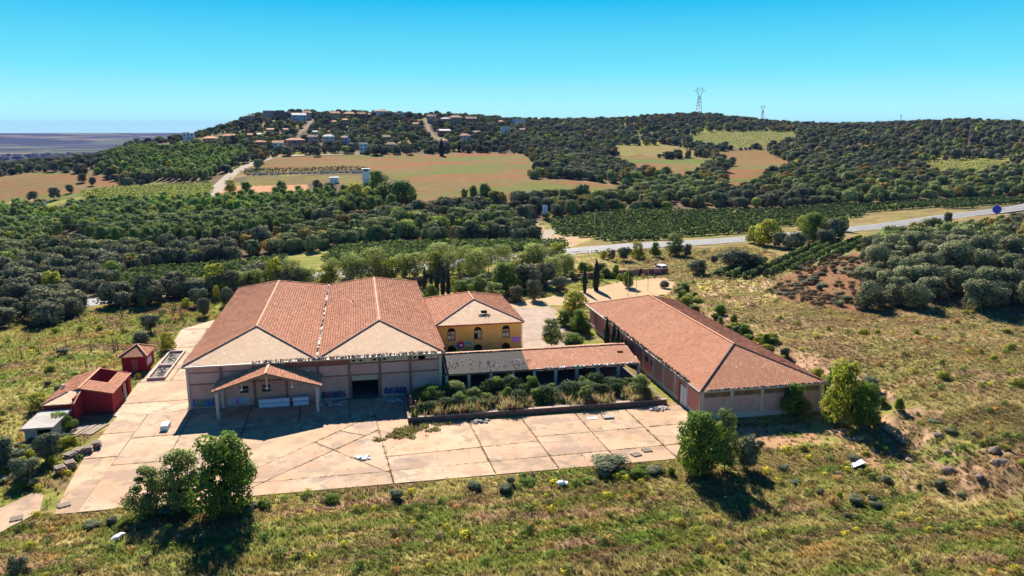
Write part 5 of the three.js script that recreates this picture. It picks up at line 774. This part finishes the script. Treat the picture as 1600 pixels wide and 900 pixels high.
function tree(kind, x, z, h, w, label, group, y = terrain(x, z), category = 'tree') {
  const q = KIND[kind], P = PROTO[kind][plantN++ % PROTO[kind].length], o = new THREE.Group(); o.name = numbered(q.name);
  const t = shade(new THREE.Mesh(P.trunk, bark)), c = shade(new THREE.Mesh(P.crown, q.m)); t.name = 'trunk'; c.name = 'crown'; o.add(t, c);
  o.position.set(x, y - 0.05, z); o.scale.set(w / q.W, h / q.H, w / q.W); o.rotation.y = R() * 6.28; scene.add(o); return tag(o, label, category, group);
}
const ONE = { 0: 'largest dense dark green tree at the lower left yard edge', 1: 'light green tree between the two others at the lower left yard edge', 2: 'lowest light green tree at the far left of the lower left trio', 3: 'big dense green tree at the right front corner of the yard', 4: 'lighter feathery tree leaning over the right front yard corner', 5: 'small grey-green bush right of the big yard corner tree', 6: 'young green tree growing against the front wall of the storage hall', 7: 'tall yellow-green tree beside the right corner of the storage hall', 8: 'dark green tree just right of the tall yellow-green one', 9: 'slim dark green tree tucked against the storage hall corner', 10: 'upper rounded dark bush in the left meadow', 11: 'lower rounded dark bush just behind the red shed', 12: 'bright yellow bush right behind the red shed', 24: 'leafy green bush covering the corner of the grey concrete hut', 25: 'dark round bush in the bottom left corner of the picture', 26: 'bright yellow bush beside the left wall of the red outbuilding', 27: 'yellow-green tree at the back corner of the storage hall', 28: 'light green tree standing in the gravel court behind the passage', 58: 'slimmer shorter cypress of the pair beside the access lane', 59: 'tall broad cypress standing alone beside the access lane', 60: 'rounded green tree at the brick boundary wall', 68: 'round dark oak in the grass right of the van', 69: 'broad dark oak in front of the right vineyard', 79: 'lone dark oak in the strip between the road and the right vineyard', 82: 'round green tree beside the white tower', 83: 'yellow-green tree group crown at the end of the pine wood' };
const ZN = (x, z) => z > -110 ? 'by the left edge of the lane' : z > -215 && x < -25 ? 'in the left meadow' : z > -215 && x < 70 && z < -160 ? 'in the garden behind the halls' : z > -165 ? 'in the court behind the passage' : x > 125 && z > -300 ? 'beside the road at right' : z > -300 && x > 0 ? 'on the verge this side of the road' : z < -600 ? 'along the top of the brown field' : x < -100 ? 'round the left fields and wood' : 'at the edge of the pine wood';
const KN = { leafGreen: 'dense green tree', leafLight: 'light green tree', leafYellow: 'yellow-green tree', wispy: 'tall airy pale green tree', holm: 'rounded dark oak', oliveBush: 'rounded grey-green bush', cypress: 'narrow dark cypress', pine: 'tall dark green pine' };
TREES.forEach(([x, z, h, w, k], i) => { const l = ONE[i] || `${KN[k]} ${ZN(x, z)}`; tree(k, x, z, h, w, l, ONE[i] ? undefined : `${KN[k]}s ${ZN(x, z)}`, undefined, /Bush/.test(k) ? 'bush' : 'tree'); });
for (const [x, z, h] of [[44.2, -131.5, 5.6], [44.4, -128.2, 5.4], [44.5, -126, 5.2], [44.3, -123.6, 4.3], [44.5, -122.3, 4.2]]) tree('cypress', x, z, h, 1.3, 'dark cypress in the row against the left wall of the storage hall', 'cypresses against the storage hall');
for (let i = 0; i < 22; i++) { const x = -34 + i * 4.4 + (R() - 0.5) * 3, z = -203 - (x + 11) * 0.2 + (R() - 0.5) * 5 + 3; tree(i % 3 ? 'wispy' : 'leafYellow', x, z, 5 + R() * 3.4, 5.5 + R() * 3, i % 3 ? 'tall airy pale green tree in the garden behind the halls' : 'yellow-green tree of the row hiding the road behind the halls', i % 3 ? 'tall airy pale green trees in the garden behind the halls' : 'yellow-green trees hiding the road'); }
// trees of the woods: the nearest ones one by one, the rest as a mass
const vineZones = ZK.filter((k) => k.startsWith('vine')), fieldZones = ZK.filter((k) => k.startsWith('field') || ['dirtTrack', 'redSoil', 'bareRight', 'bank', 'wallBank', 'brownTerrace'].includes(k));
function roadNear(x, z, d) { for (let i = 0; i < ROAD.length - 1; i++) { const [a, b] = [ROAD[i], ROAD[i + 1]], dx = b[0] - a[0], dz = b[1] - a[1], t = Math.max(0, Math.min(1, ((x - a[0]) * dx + (z - a[1]) * dz) / (dx * dx + dz * dz))); if (Math.hypot(x - a[0] - dx * t, z - a[1] - dz * t) < d) return true; } return false; }
const TRACKS = [[-82, -433, -83, -523], [-83, -523, -75, -596], [-75, -596, -43, -638], [-43, -638, 2, -655], [-47, -880, -47, -812], [-47, -812, -56, -742], [80, -900, 75, -820], [75, -820, 80, -735]];
function clear(x, z) { for (const [a, b, c, d] of TRACKS) { const dx = c - a, dz = d - b, t = Math.max(0, Math.min(1, ((x - a) * dx + (z - b) * dz) / (dx * dx + dz * dz))); if (Math.hypot(x - a - dx * t, z - b - dz * t) < 6) return false; } for (const q of HOUSES) { const dx = x - q[0], dz = z - q[1]; if (Math.abs(dx) < q[2] * 0.5 + 1.5 && dz > -q[2] * 0.5 - 3 && dz < q[2] * 0.5 + 3.5) return false; } if (x > -76 && x < 8 && z > -545 && z < -455) return false; return true; }
const oaks = [], pines = [];
{
  const r = rng(2024), inView = (x, z) => { const a = Math.atan2(x, -z); return a > -0.62 && a < 0.98; };
  const trySpot = (x, z, list, size, k) => list.push([x, z, size, k]);
  for (const [zn, sp] of [['woodLeft', 4.4], ['woodRow', 3.6], ['woodRow2', 3.6], ['woodRight', 4.7], ['woodMid', 5.6]]) { const b = BOXES[zn]; for (let x = b[0]; x < b[2]; x += sp) for (let z = b[1]; z < b[3]; z += sp) { const px = x + (r() - 0.5) * sp, pz = z + (r() - 0.5) * sp; if (!inZone(zn, px, pz) || !inView(px, pz) || roadNear(px, pz, 8) || zoneAt(px, pz, vineZones) || zoneAt(px, pz, fieldZones) || !clear(px, pz)) continue; if (r() < 0.1 || fbm(px * 0.03, pz * 0.03) < 0.28) continue; trySpot(px, pz, oaks, zn === 'woodRight' ? 0.5 + r() * 0.75 : 0.65 + r() * 0.65); } }
  // hillside and ridge
  for (let rad = 560; rad < 1320; rad += 7) for (let a = -0.6; a < 0.95; a += 7 / rad) { const rr = rad + (r() - 0.5) * 7, aa = a + (r() - 0.5) * 7 / rad, x = rr * Math.sin(aa), z = -rr * Math.cos(aa); if (zoneAt(x, z, fieldZones) || zoneAt(x, z, vineZones) || inZone('woodMid', x, z) || inZone('pineFar', x, z) || inZone('pineMain', x, z) || !clear(x, z) || z > -560 && x < 330) continue; const vil = x < 200 ? 0.12 : 0.12; if (r() < vil || fbm(x * 0.012 + 7, z * 0.012) < 0.27) continue; if (terrain(x, z) < -25) continue; trySpot(x, z, oaks, r() < 0.35 ? 0.35 + r() * 0.4 : 0.7 + r() * 0.75); }
  for (const [zn, sp] of [['pineMain', 4.2], ['pineLeft', 4.4], ['pineFar', 5.2]]) { const b = BOXES[zn]; for (let x = b[0]; x < b[2]; x += sp) for (let z = b[1]; z < b[3]; z += sp) { const px = x + (r() - 0.5) * 1.8, pz = z + (r() - 0.5) * 1.8; if (!inZone(zn, px, pz) || !inView(px, pz) || !clear(px, pz) || r() < 0.05) continue; trySpot(px, pz, pines, (zn === 'pineFar' ? 0.8 : 0.72) + r() * 0.4); } }
}
function forest(list, kind, name, label, nearLabel, group) {
  const q = KIND[kind], d = (p) => Math.hypot(p[0], p[1]); list.sort((a, b) => d(a) - d(b));
  list.slice(0, 300).forEach(([x, z, s]) => { const w = s * q.W * (0.85 + R() * 0.35), zone = x > 80 ? 0 : 1; tree(zone || kind !== 'holm' ? kind : 'scrubOak', x, z, s * q.H * (0.8 + R() * 0.3), w, nearLabel[zone], group[zone]); });
  const far = list.slice(300), root = new THREE.Group(); root.name = name; root.userData = { kind: 'stuff', label, category: 'wood' }; scene.add(root);
  PROTO[kind].forEach((P, v) => {
    const mine = far.filter((_, i) => i % PROTO[kind].length === v), im = shade(new THREE.InstancedMesh(P.crown, q.m, mine.length)), M4 = new THREE.Matrix4(), e = new THREE.Quaternion(), Y = new THREE.Vector3(0, 1, 0);
    mine.forEach(([x, z, s], i) => { e.setFromAxisAngle(Y, R() * 6.28); M4.compose(new THREE.Vector3(x, terrain(x, z) - 0.3, z), e, new THREE.Vector3(s * (0.85 + R() * 0.35), s * (0.8 + R() * 0.4), s * (0.85 + R() * 0.35))); im.setMatrixAt(i, M4); const st = fbm(x * 0.011 + 4, z * 0.011), st2 = fbm(x * 0.02 + 90, z * 0.02 + 30), t = (0.7 + R() * 0.55) * (0.8 + st * 0.55), warm = R(); let c = mix3([1, 1, 1], [1.15, 1.25, 0.85], sm(0.45, 0.65, st2)); if (kind === 'holm' && x > 130 && z > -430 && x < 420) c = mix3(c, [1.45, 1.6, 1.0], sm(0.35, 0.5, st)); if (warm > 0.93) c = [1.9, 1.3, 0.55]; else if (warm > 0.86) c = [1.7, 1.9, 0.6]; im.setColorAt(i, lin(c[0] * t, c[1] * t, c[2] * t)); });
    im.name = 'crowns'; im.userData.kind = 'stuff'; root.add(im);
  });
  console.log(name, list.length);
}
forest(oaks, 'holm', 'oak_wood', 'dark evergreen oak woods covering the valley side and the ridge', ['grey-green oak in the thicket on the mound at right', 'grey-green oak in the wood beyond the left meadow and road'], ['oaks on the mound at right', 'oaks beyond the left meadow']);
forest(pines, 'pine', 'pine_plantation', 'even green pine plantations behind the oak wood at left', ['green pine in the plantation', 'green pine along the near side of the plantation at left'], ['pines of the plantation', 'pines of the plantation near side']);
{ // woods far down in the valley
  const im = shade(new THREE.InstancedMesh(PROTO.holm[0].crown, HARD, 2600)), r = rng(5), M4 = new THREE.Matrix4(); for (let i = 0; i < 2600; i++) { const a = -0.62 + r() * 0.5, rr = 2300 + 2600 * Math.pow(r(), 1.3), x = rr * Math.sin(a), z = -rr * Math.cos(a), s = 2.2 + r() * 1.8; M4.makeScale(s * 1.5, s, s * 1.5).setPosition(x, -113, z); im.setMatrixAt(i, M4); } im.name = 'valley_wood'; im.userData = { kind: 'stuff', label: 'distant dark woods on the valley floor at far left', category: 'wood' }; scene.add(im);
}
// vine rows
function vineRows(zone, dir, space, label, group, cols, hgt = 1.5, wid = 1.1, per = 7) {
  const P = ZONE[zone], b = BOXES[zone], cx = (b[0] + b[2]) / 2, cz = (b[1] + b[3]) / 2, L = Math.hypot(b[2] - b[0], b[3] - b[1]) / 2, ux = Math.cos(dir), uz = Math.sin(dir), r = rng(zone.length * 77);
  for (let o = -L; o < L; o += space) {
    const pos = [], nor = [], col = []; let any = 0;
    for (let s = -L; s < L; s += 1 / per) {
      const x = cx + ux * s - uz * o, z = cz + uz * s + ux * o; if (!polyIn(P, x, z) || roadNear(x, z, 7.5) || vn(x * 0.5, z * 0.5) < 0.12) continue; any++;
      const y = terrain(x, z), a = r() * 6.28, d = Math.sqrt(r()) * wid, px = x + Math.cos(a) * d * 0.9, pz = z + Math.sin(a) * d * 0.9, py = y + 0.3 + r() * hgt, N = new THREE.Vector3(Math.cos(a) + (r() - 0.5), 0.9 + r() * 0.6, Math.sin(a) + (r() - 0.5)).normalize(), U = new THREE.Vector3(r() - 0.5, r() - 0.5, r() - 0.5).cross(N).normalize(), W = N.clone().cross(U), e = 0.3 + r() * 0.3, c = cols[(r() * cols.length) | 0], q = 0.75 + r() * 0.5;
      const Pt = (i, j) => [px + U.x * i + W.x * j, py + U.y * i + W.y * j, pz + U.z * i + W.z * j], A = Pt(-e, -e * 0.6), B = Pt(e, -e * 0.6), D = Pt(e * 0.7, e * 0.7), E = Pt(-e * 0.7, e * 0.7); pos.push(...A, ...B, ...D, ...A, ...D, ...E); for (let v = 0; v < 6; v++) { nor.push(N.x, N.y, N.z); col.push(c[0] * q, c[1] * q, c[2] * q); }
    }
    if (any < 12) continue;
    const g = new THREE.BufferGeometry(); g.setAttribute('position', new THREE.Float32BufferAttribute(pos, 3)); g.setAttribute('normal', new THREE.Float32BufferAttribute(nor, 3)); g.setAttribute('color', new THREE.Float32BufferAttribute(col, 3)); g.computeBoundingBox(); const bb = g.boundingBox, c = [(bb.min.x + bb.max.x) / 2, bb.min.y, (bb.min.z + bb.max.z) / 2]; g.translate(-c[0], -c[1], -c[2]);
    const m = shade(new THREE.Mesh(g, LEAF)); m.name = numbered('vine_row'); m.position.set(...c); scene.add(m); tag(m, label, 'vine row', group);
  }
}
const VG = [[0.10, 0.155, 0.035], [0.075, 0.125, 0.03], [0.14, 0.19, 0.04]], VY = [[0.24, 0.29, 0.045], [0.17, 0.23, 0.04], [0.32, 0.34, 0.05]];
vineRows('vineMain', -0.16, 5, 'long green vine row in the big vineyard across the road', 'vine rows across the road', VG, 1.8, 0.95, 15);
vineRows('vineLeft', -0.25, 4, 'green vine row in the small vineyard beyond the left meadow', 'vine rows beyond the left meadow', VG, 1.6, 0.85, 13);
vineRows('vineMid', -0.2, 3.2, 'green vine row behind the airy roadside trees', 'vine rows behind the roadside trees', [...VG, VY[1]], 1.5, 1.2, 13);
vineRows('vineRight', -0.72, 4, 'green vine row in the slanting strip below the right road bend', 'vine rows in the slanting strip', VG, 1.5, 0.85, 13);
vineRows('vineYellow', -0.1, 4.5, 'yellow-green vine row beside the track at left', 'yellow-green vine rows', VY, 1.8, 1.4, 4);
vineRows('vineFar', -0.3, 7, 'green vine row in the far vineyard high at right', 'far vine rows at right', VY, 1.8, 1.6, 2.5);
vineRows('vineTerrace', -0.5, 12, 'olive green terrace row on the slope below the ridge', 'terrace rows below the ridge', VY, 2.2, 2.2, 2.5);
ZONE.hedge = [-76, -549, 6, -518, 7, -523, -75, -555]; BOXES.hedge = [-76, -555, 7, -518];
vineRows('hedge', -0.37, 3, 'dark clipped hedge above the long white wall', 'hedge rows above the white wall', [[0.05, 0.07, 0.025], [0.07, 0.09, 0.035]], 2.6, 1.6, 8);
// ---------- grass, weeds and low shrubs ----------
console.log('grass');
function blades(seed, n, h, spread, w) { const r = rng(seed), pos = [], nor = []; for (let i = 0; i < n; i++) { const a = r() * 6.28, d = Math.sqrt(r()) * spread, x = Math.cos(a) * d, z = Math.sin(a) * d, hh = h * (0.5 + r() * 0.7), b = r() * 6.28, l = hh * (0.15 + r() * 0.5), tx = x + Math.cos(b) * l, tz = z + Math.sin(b) * l, ux = -Math.sin(a + 1) * w, uz = Math.cos(a + 1) * w, mx = (x + tx) / 2 - Math.cos(b) * l * 0.2, mz = (z + tz) / 2 - Math.sin(b) * l * 0.2; pos.push(x - ux, 0, z - uz, x + ux, 0, z + uz, mx + ux * 0.8, hh * 0.6, mz + uz * 0.8, x - ux, 0, z - uz, mx + ux * 0.8, hh * 0.6, mz + uz * 0.8, mx - ux * 0.8, hh * 0.6, mz - uz * 0.8, mx - ux * 0.8, hh * 0.6, mz - uz * 0.8, mx + ux * 0.8, hh * 0.6, mz + uz * 0.8, tx, hh, tz); for (let v = 0; v < 9; v++) { const q = new THREE.Vector3((r() - 0.5) * 0.8, 1, (r() - 0.5) * 0.8).normalize(); nor.push(q.x, q.y, q.z); } } const g = new THREE.BufferGeometry(); g.setAttribute('position', new THREE.Float32BufferAttribute(pos, 3)); g.setAttribute('normal', new THREE.Float32BufferAttribute(nor, 3)); return g; }
const GRASS = new THREE.MeshPhysicalMaterial({ color: 0xffffff, roughness: 1, transmission: 0.4, thickness: 0, specularIntensity: 0.2, side: THREE.DoubleSide });
const tuftGeos = [blades(1, 14, 0.42, 0.3, 0.035), blades(2, 18, 0.3, 0.38, 0.05), blades(3, 11, 0.7, 0.22, 0.03)];
const weedCrown = (() => { const g = crown(77, lobesFor(5, 1, 0.7, 0.1, 7, { lobe: 0.3 }), 130, 0.09, [[1, 1, 1], [0.85, 0.9, 0.8], [1.1, 1.05, 0.9]]); return g; })();
function scatter(name, label, geo, m, spots) { const im = shade(new THREE.InstancedMesh(geo, m, spots.length)), M4 = new THREE.Matrix4(), e = new THREE.Quaternion(), Y = new THREE.Vector3(0, 1, 0); spots.forEach(([x, z, s, c, hs = 1, y], i) => { e.setFromAxisAngle(Y, R() * 6.28); M4.compose(new THREE.Vector3(x, (y ?? terrain(x, z)) - 0.03, z), e, new THREE.Vector3(s, s * hs, s)); im.setMatrixAt(i, M4); im.setColorAt(i, lin(...c)); }); im.name = numbered(name); im.userData = { kind: 'stuff', label, category: 'grass' }; scene.add(im); }
const YARD = [-32.9, -82.1, -30, -82.3, 37.2, -82.2, 43.2, -97, 43.2, -112, 64, -112, 64.2, -93.6, 45, -93.6, 45, -167, 52, -167, 30, -167, 12, -167, -26, -167, -31, -167, -36.4, -160, -35.2, -143, -35.8, -112, -43, -112, -43, -109, -36, -104, -34.9, -98, -33.8, -88];
{
  const r = rng(31), S = [[], [], []], W = [];
  const grow = (x0, x1, z0, z1, dens, sz) => { const n = Math.round((x1 - x0) * (z1 - z0) * dens); for (let i = 0; i < n; i++) { const x = mix(x0, x1, r()), z = mix(z0, z1, r()); if (inZone('bank', x, z) && r() < 0.85 || x > -39.3 && x < -34.6 && z > -87.5 && z < -79.5 && Math.abs((x + 37) * 0.9 + (z + 83.4) * 0.55) < 2.6 || polyIn(YARD, x, z) || polyIn(gravelLane, x, z) || polyIn(court, x, z) || x > 11 && x < 28 && z < -111 && z > -151) continue; const pick = fbm(x * 0.2 + 300, z * 0.35), c = meadow(x, z), t = 1.15 + r() * 0.7; const e = x + (fbm(x * 0.11, z * 0.11) - 0.5) * 5; if (e > 60 && e < 74 && r() < 0.65 && z < -62) continue; S[pick > 0.56 ? 2 : pick > 0.42 ? 0 : 1].push([x, z, (0.38 + r() * 0.55) * sz, [c[0] * t, c[1] * t, c[2] * t]]); if (r() < 0.009) { const g = r(); W.push([x, z, (0.5 + r() * 0.9) * sz, g < 0.45 ? [0.12 * t, 0.17 * t, 0.04 * t] : g < 0.68 ? [0.40 * t, 0.36 * t, 0.04 * t] : g < 0.86 ? [0.24 * t, 0.17 * t, 0.10 * t] : [0.36 * t, 0.2 * t, 0.07 * t]]); } } };
  grow(-48, 84, -83, -48, 17, 0.9); grow(62, 150, -160, -60, 5, 1); grow(-85, -34, -190, -78, 5, 1); grow(40, 130, -240, -155, 1.6, 1.3); grow(-45, 45, -212, -166, 1.6, 1.3); grow(42, 68, -93.4, -70, 2, 1);
  S.forEach((s, i) => scatter('grass_tufts', ['dry mixed grass tufts over the meadows and field', 'low green and brown grass over the meadows and field', 'tall dry stalks over the meadows and field'][i], tuftGeos[i], GRASS, s));
  scatter('weed_clumps', 'scattered leafy and yellow flowering weeds in the meadows', weedCrown, HARD_TINT(), W);
  // weeds rooted in the joints of the paving
  const J = []; for (const [a, b] of JOINTS) { const L = Math.hypot(b[0] - a[0], b[1] - a[1]); for (let i = 0; i < L * 9; i++) { const t = r(), x = mix(a[0], b[0], t), z = mix(a[1], b[1], t); if (fbm(x * 0.35, z * 0.35) < 0.36) continue; const g = r(); J.push([x + (r() - 0.5) * 0.12, z + (r() - 0.5) * 0.12, 0.25 + r() * 0.4, g < 0.5 ? [0.16, 0.17, 0.05] : [0.26, 0.19, 0.1], 0.8, 0.0]); } }
  for (let i = 0; i < 420; i++) { const t = r(), x = 5.5 + r() * 6.5 - t * 5, z = -99.4 + t * 4 + (r() - 0.5); if (fbm(x * 0.6, z * 0.6 + 5) < 0.44) continue; J.push([x, z, 0.7 + r() * 0.6, r() < 0.6 ? [0.34, 0.30, 0.10] : [0.2, 0.2, 0.06], 1, 0.03]); }
  scatter('joint_weeds', 'thin weeds growing in the joints of the concrete yard', tuftGeos[1], GRASS, J);
  // the bed behind the brick wall
  const B = []; for (let i = 0; i < 2600; i++) { const x = 6 + r() * 36.5, z = -100.9 - Math.pow(r(), 1.6) * 4.5, g = fbm(x * 0.3, z * 0.3 + 9); if (fbm(x * 0.25 + 60, z * 0.1) < 0.36 + 0.2 * r()) continue; const t = 0.8 + r() * 0.5; B.push([x, z, 0.7 + r() * r() * 1.7, g > 0.55 ? [0.40 * t, 0.33 * t, 0.13 * t] : g > 0.42 ? [0.30 * t, 0.20 * t, 0.11 * t] : [0.2 * t, 0.24 * t, 0.06 * t], 1.2, 0.5]); }
  scatter('bed_grass', 'tall dry grass along the front of the brick walled bed', tuftGeos[2], GRASS, B);
}
function HARD_TINT() { return leafMat(0.2); }
// shrubs in the bed, along the bank and in the meadows
{
  const r = rng(63);
  for (let i = 0; i < 86; i++) { const x = 7.5 + r() * 35, z = -102.6 - r() * 7.8; tree(i % 5 === 0 ? 'leafGreen' : i % 7 === 0 ? 'leafLight' : 'bramble', x, z, 0.8 + r() * r() * 2.6, 1.8 + r() * 2.6, 'dark leafy shrub in the overgrown bed before the passage', 'shrubs of the overgrown bed', 0.4, 'shrub'); }
  for (const [x, z, h, w] of [[31.6, -102.8, 2.6, 2.6], [40.5, -103.6, 3.4, 3.6], [13, -104, 2.4, 3]]) tree('leafLight', x, z, h, w, x < 20 ? 'left pale-topped shrub standing forward in the overgrown bed' : x < 35 ? 'middle pale-topped shrub standing forward in the overgrown bed' : 'right pale-topped shrub standing forward in the overgrown bed', undefined, 0.4, 'shrub');
  for (let i = 0; i < 46; i++) { const z = -180 + r() * 95, x = 67.5 + r() * 5 + (z < -150 ? (-150 - z) * 0.25 : 0), k = r(); tree(k < 0.4 ? 'leafGreen' : k < 0.7 ? 'leafYellow' : 'oliveBush', x, z, 0.8 + r() * 1.5, 1.4 + r() * 1.8, 'low scrub bush on the bank along the storage hall', 'scrub on the storage hall bank', undefined, 'bush'); }
  for (let i = 0; i < 34; i++) { const x = 47 + r() * 28, z = -88 + r() * 24; if (z < -86 && x < 64) continue; const k = r(); tree(k < 0.35 ? 'leafYellow' : 'oliveBush', x, z, 0.4 + r() * 0.7, 0.6 + r() * 1.2, 'low scrub bush on the rough slope below the storage hall', 'scrub below the storage hall', undefined, 'bush'); }
  for (let i = 0; i < 55; i++) { const x = 82 + r() * 60, z = -60 - r() * 75; tree('leafYellow', x, z, 0.5 + r() * 0.7, 0.9 + r() * 1.3, 'small yellow-green bush dotted over the right meadow', 'yellow bushes of the right meadow', undefined, 'bush'); }
  for (let i = 0; i < 40; i++) { const x = -78 + r() * 36, z = -90 - r() * 85; tree(r() < 0.7 ? 'leafYellow' : 'oliveBush', x, z, 0.5 + r() * 0.8, 0.9 + r() * 1.4, 'small bush dotted over the left meadow', 'small bushes of the left meadow', undefined, 'bush'); }
  for (let i = 0; i < 34; i++) { const x = -44 + r() * 7.5, z = -104 + r() * 16; tree(r() < 0.5 ? 'leafYellow' : 'oliveBush', x, z, 0.6 + r() * 1.2, 1 + r() * 1.5, 'rank bush between the pallet stacks and the left picture edge', 'bushes left of the pallets', undefined, 'bush'); }
  for (let i = 0; i < 26; i++) { const x = -30 + r() * 66, z = -80.5 + r() * 2.2; tree(r() < 0.5 ? 'leafGreen' : 'oliveBush', x, z, 0.5 + r() * 0.6, 1 + r() * 1.4, 'low weed bush along the front edge of the yard', 'weed bushes along the yard edge', undefined, 'bush'); }
  tree('oliveBush', 27.8, -80.9, 1.6, 4.6, 'sprawling grey-green bush at the front edge of the yard', undefined, undefined, 'bush');
  for (let i = 0; i < 420; i++) { const t = r(), x = 92 + r() * 46, z = -138 - r() * 62; if (!inZone('bank', x, z)) continue; tree(r() < 0.75 ? 'brownBush' : 'oliveBush', x, z, 0.6 + r() * 0.9, 1.2 + r() * 1.6, 'brownish bush on the red bank before the right oaks', 'bushes on the red bank', undefined, 'bush'); }
  for (let i = 0; i < 30; i++) { const x = 30 + r() * 14, z = -131 - r() * 30; if (polyIn(court, x, z)) continue; tree(r() < 0.6 ? 'leafGreen' : 'oliveBush', x, z, 1 + r() * 1.3, 1.8 + r() * 1.6, 'leafy shrub of the strip between court and storage hall', 'shrubs between court and storage hall', undefined, 'shrub'); }
  for (let i = 0; i < 60; i++) { const x = -5 + r() * 75, z = -183 - r() * 28; if (roadNear(x, z, 9) || polyIn(gravelLane, x, z)) continue; const k = r(); tree(k < 0.35 ? 'leafLight' : k < 0.6 ? 'leafGreen' : k < 0.8 ? 'oliveBush' : 'leafYellow', x, z, 1.2 + r() * 2.2, 2 + r() * 2.2, 'garden shrub in the belt between the halls and the road', 'shrubs between the halls and the road', undefined, 'shrub'); }
}
renderer.render(scene, camera);
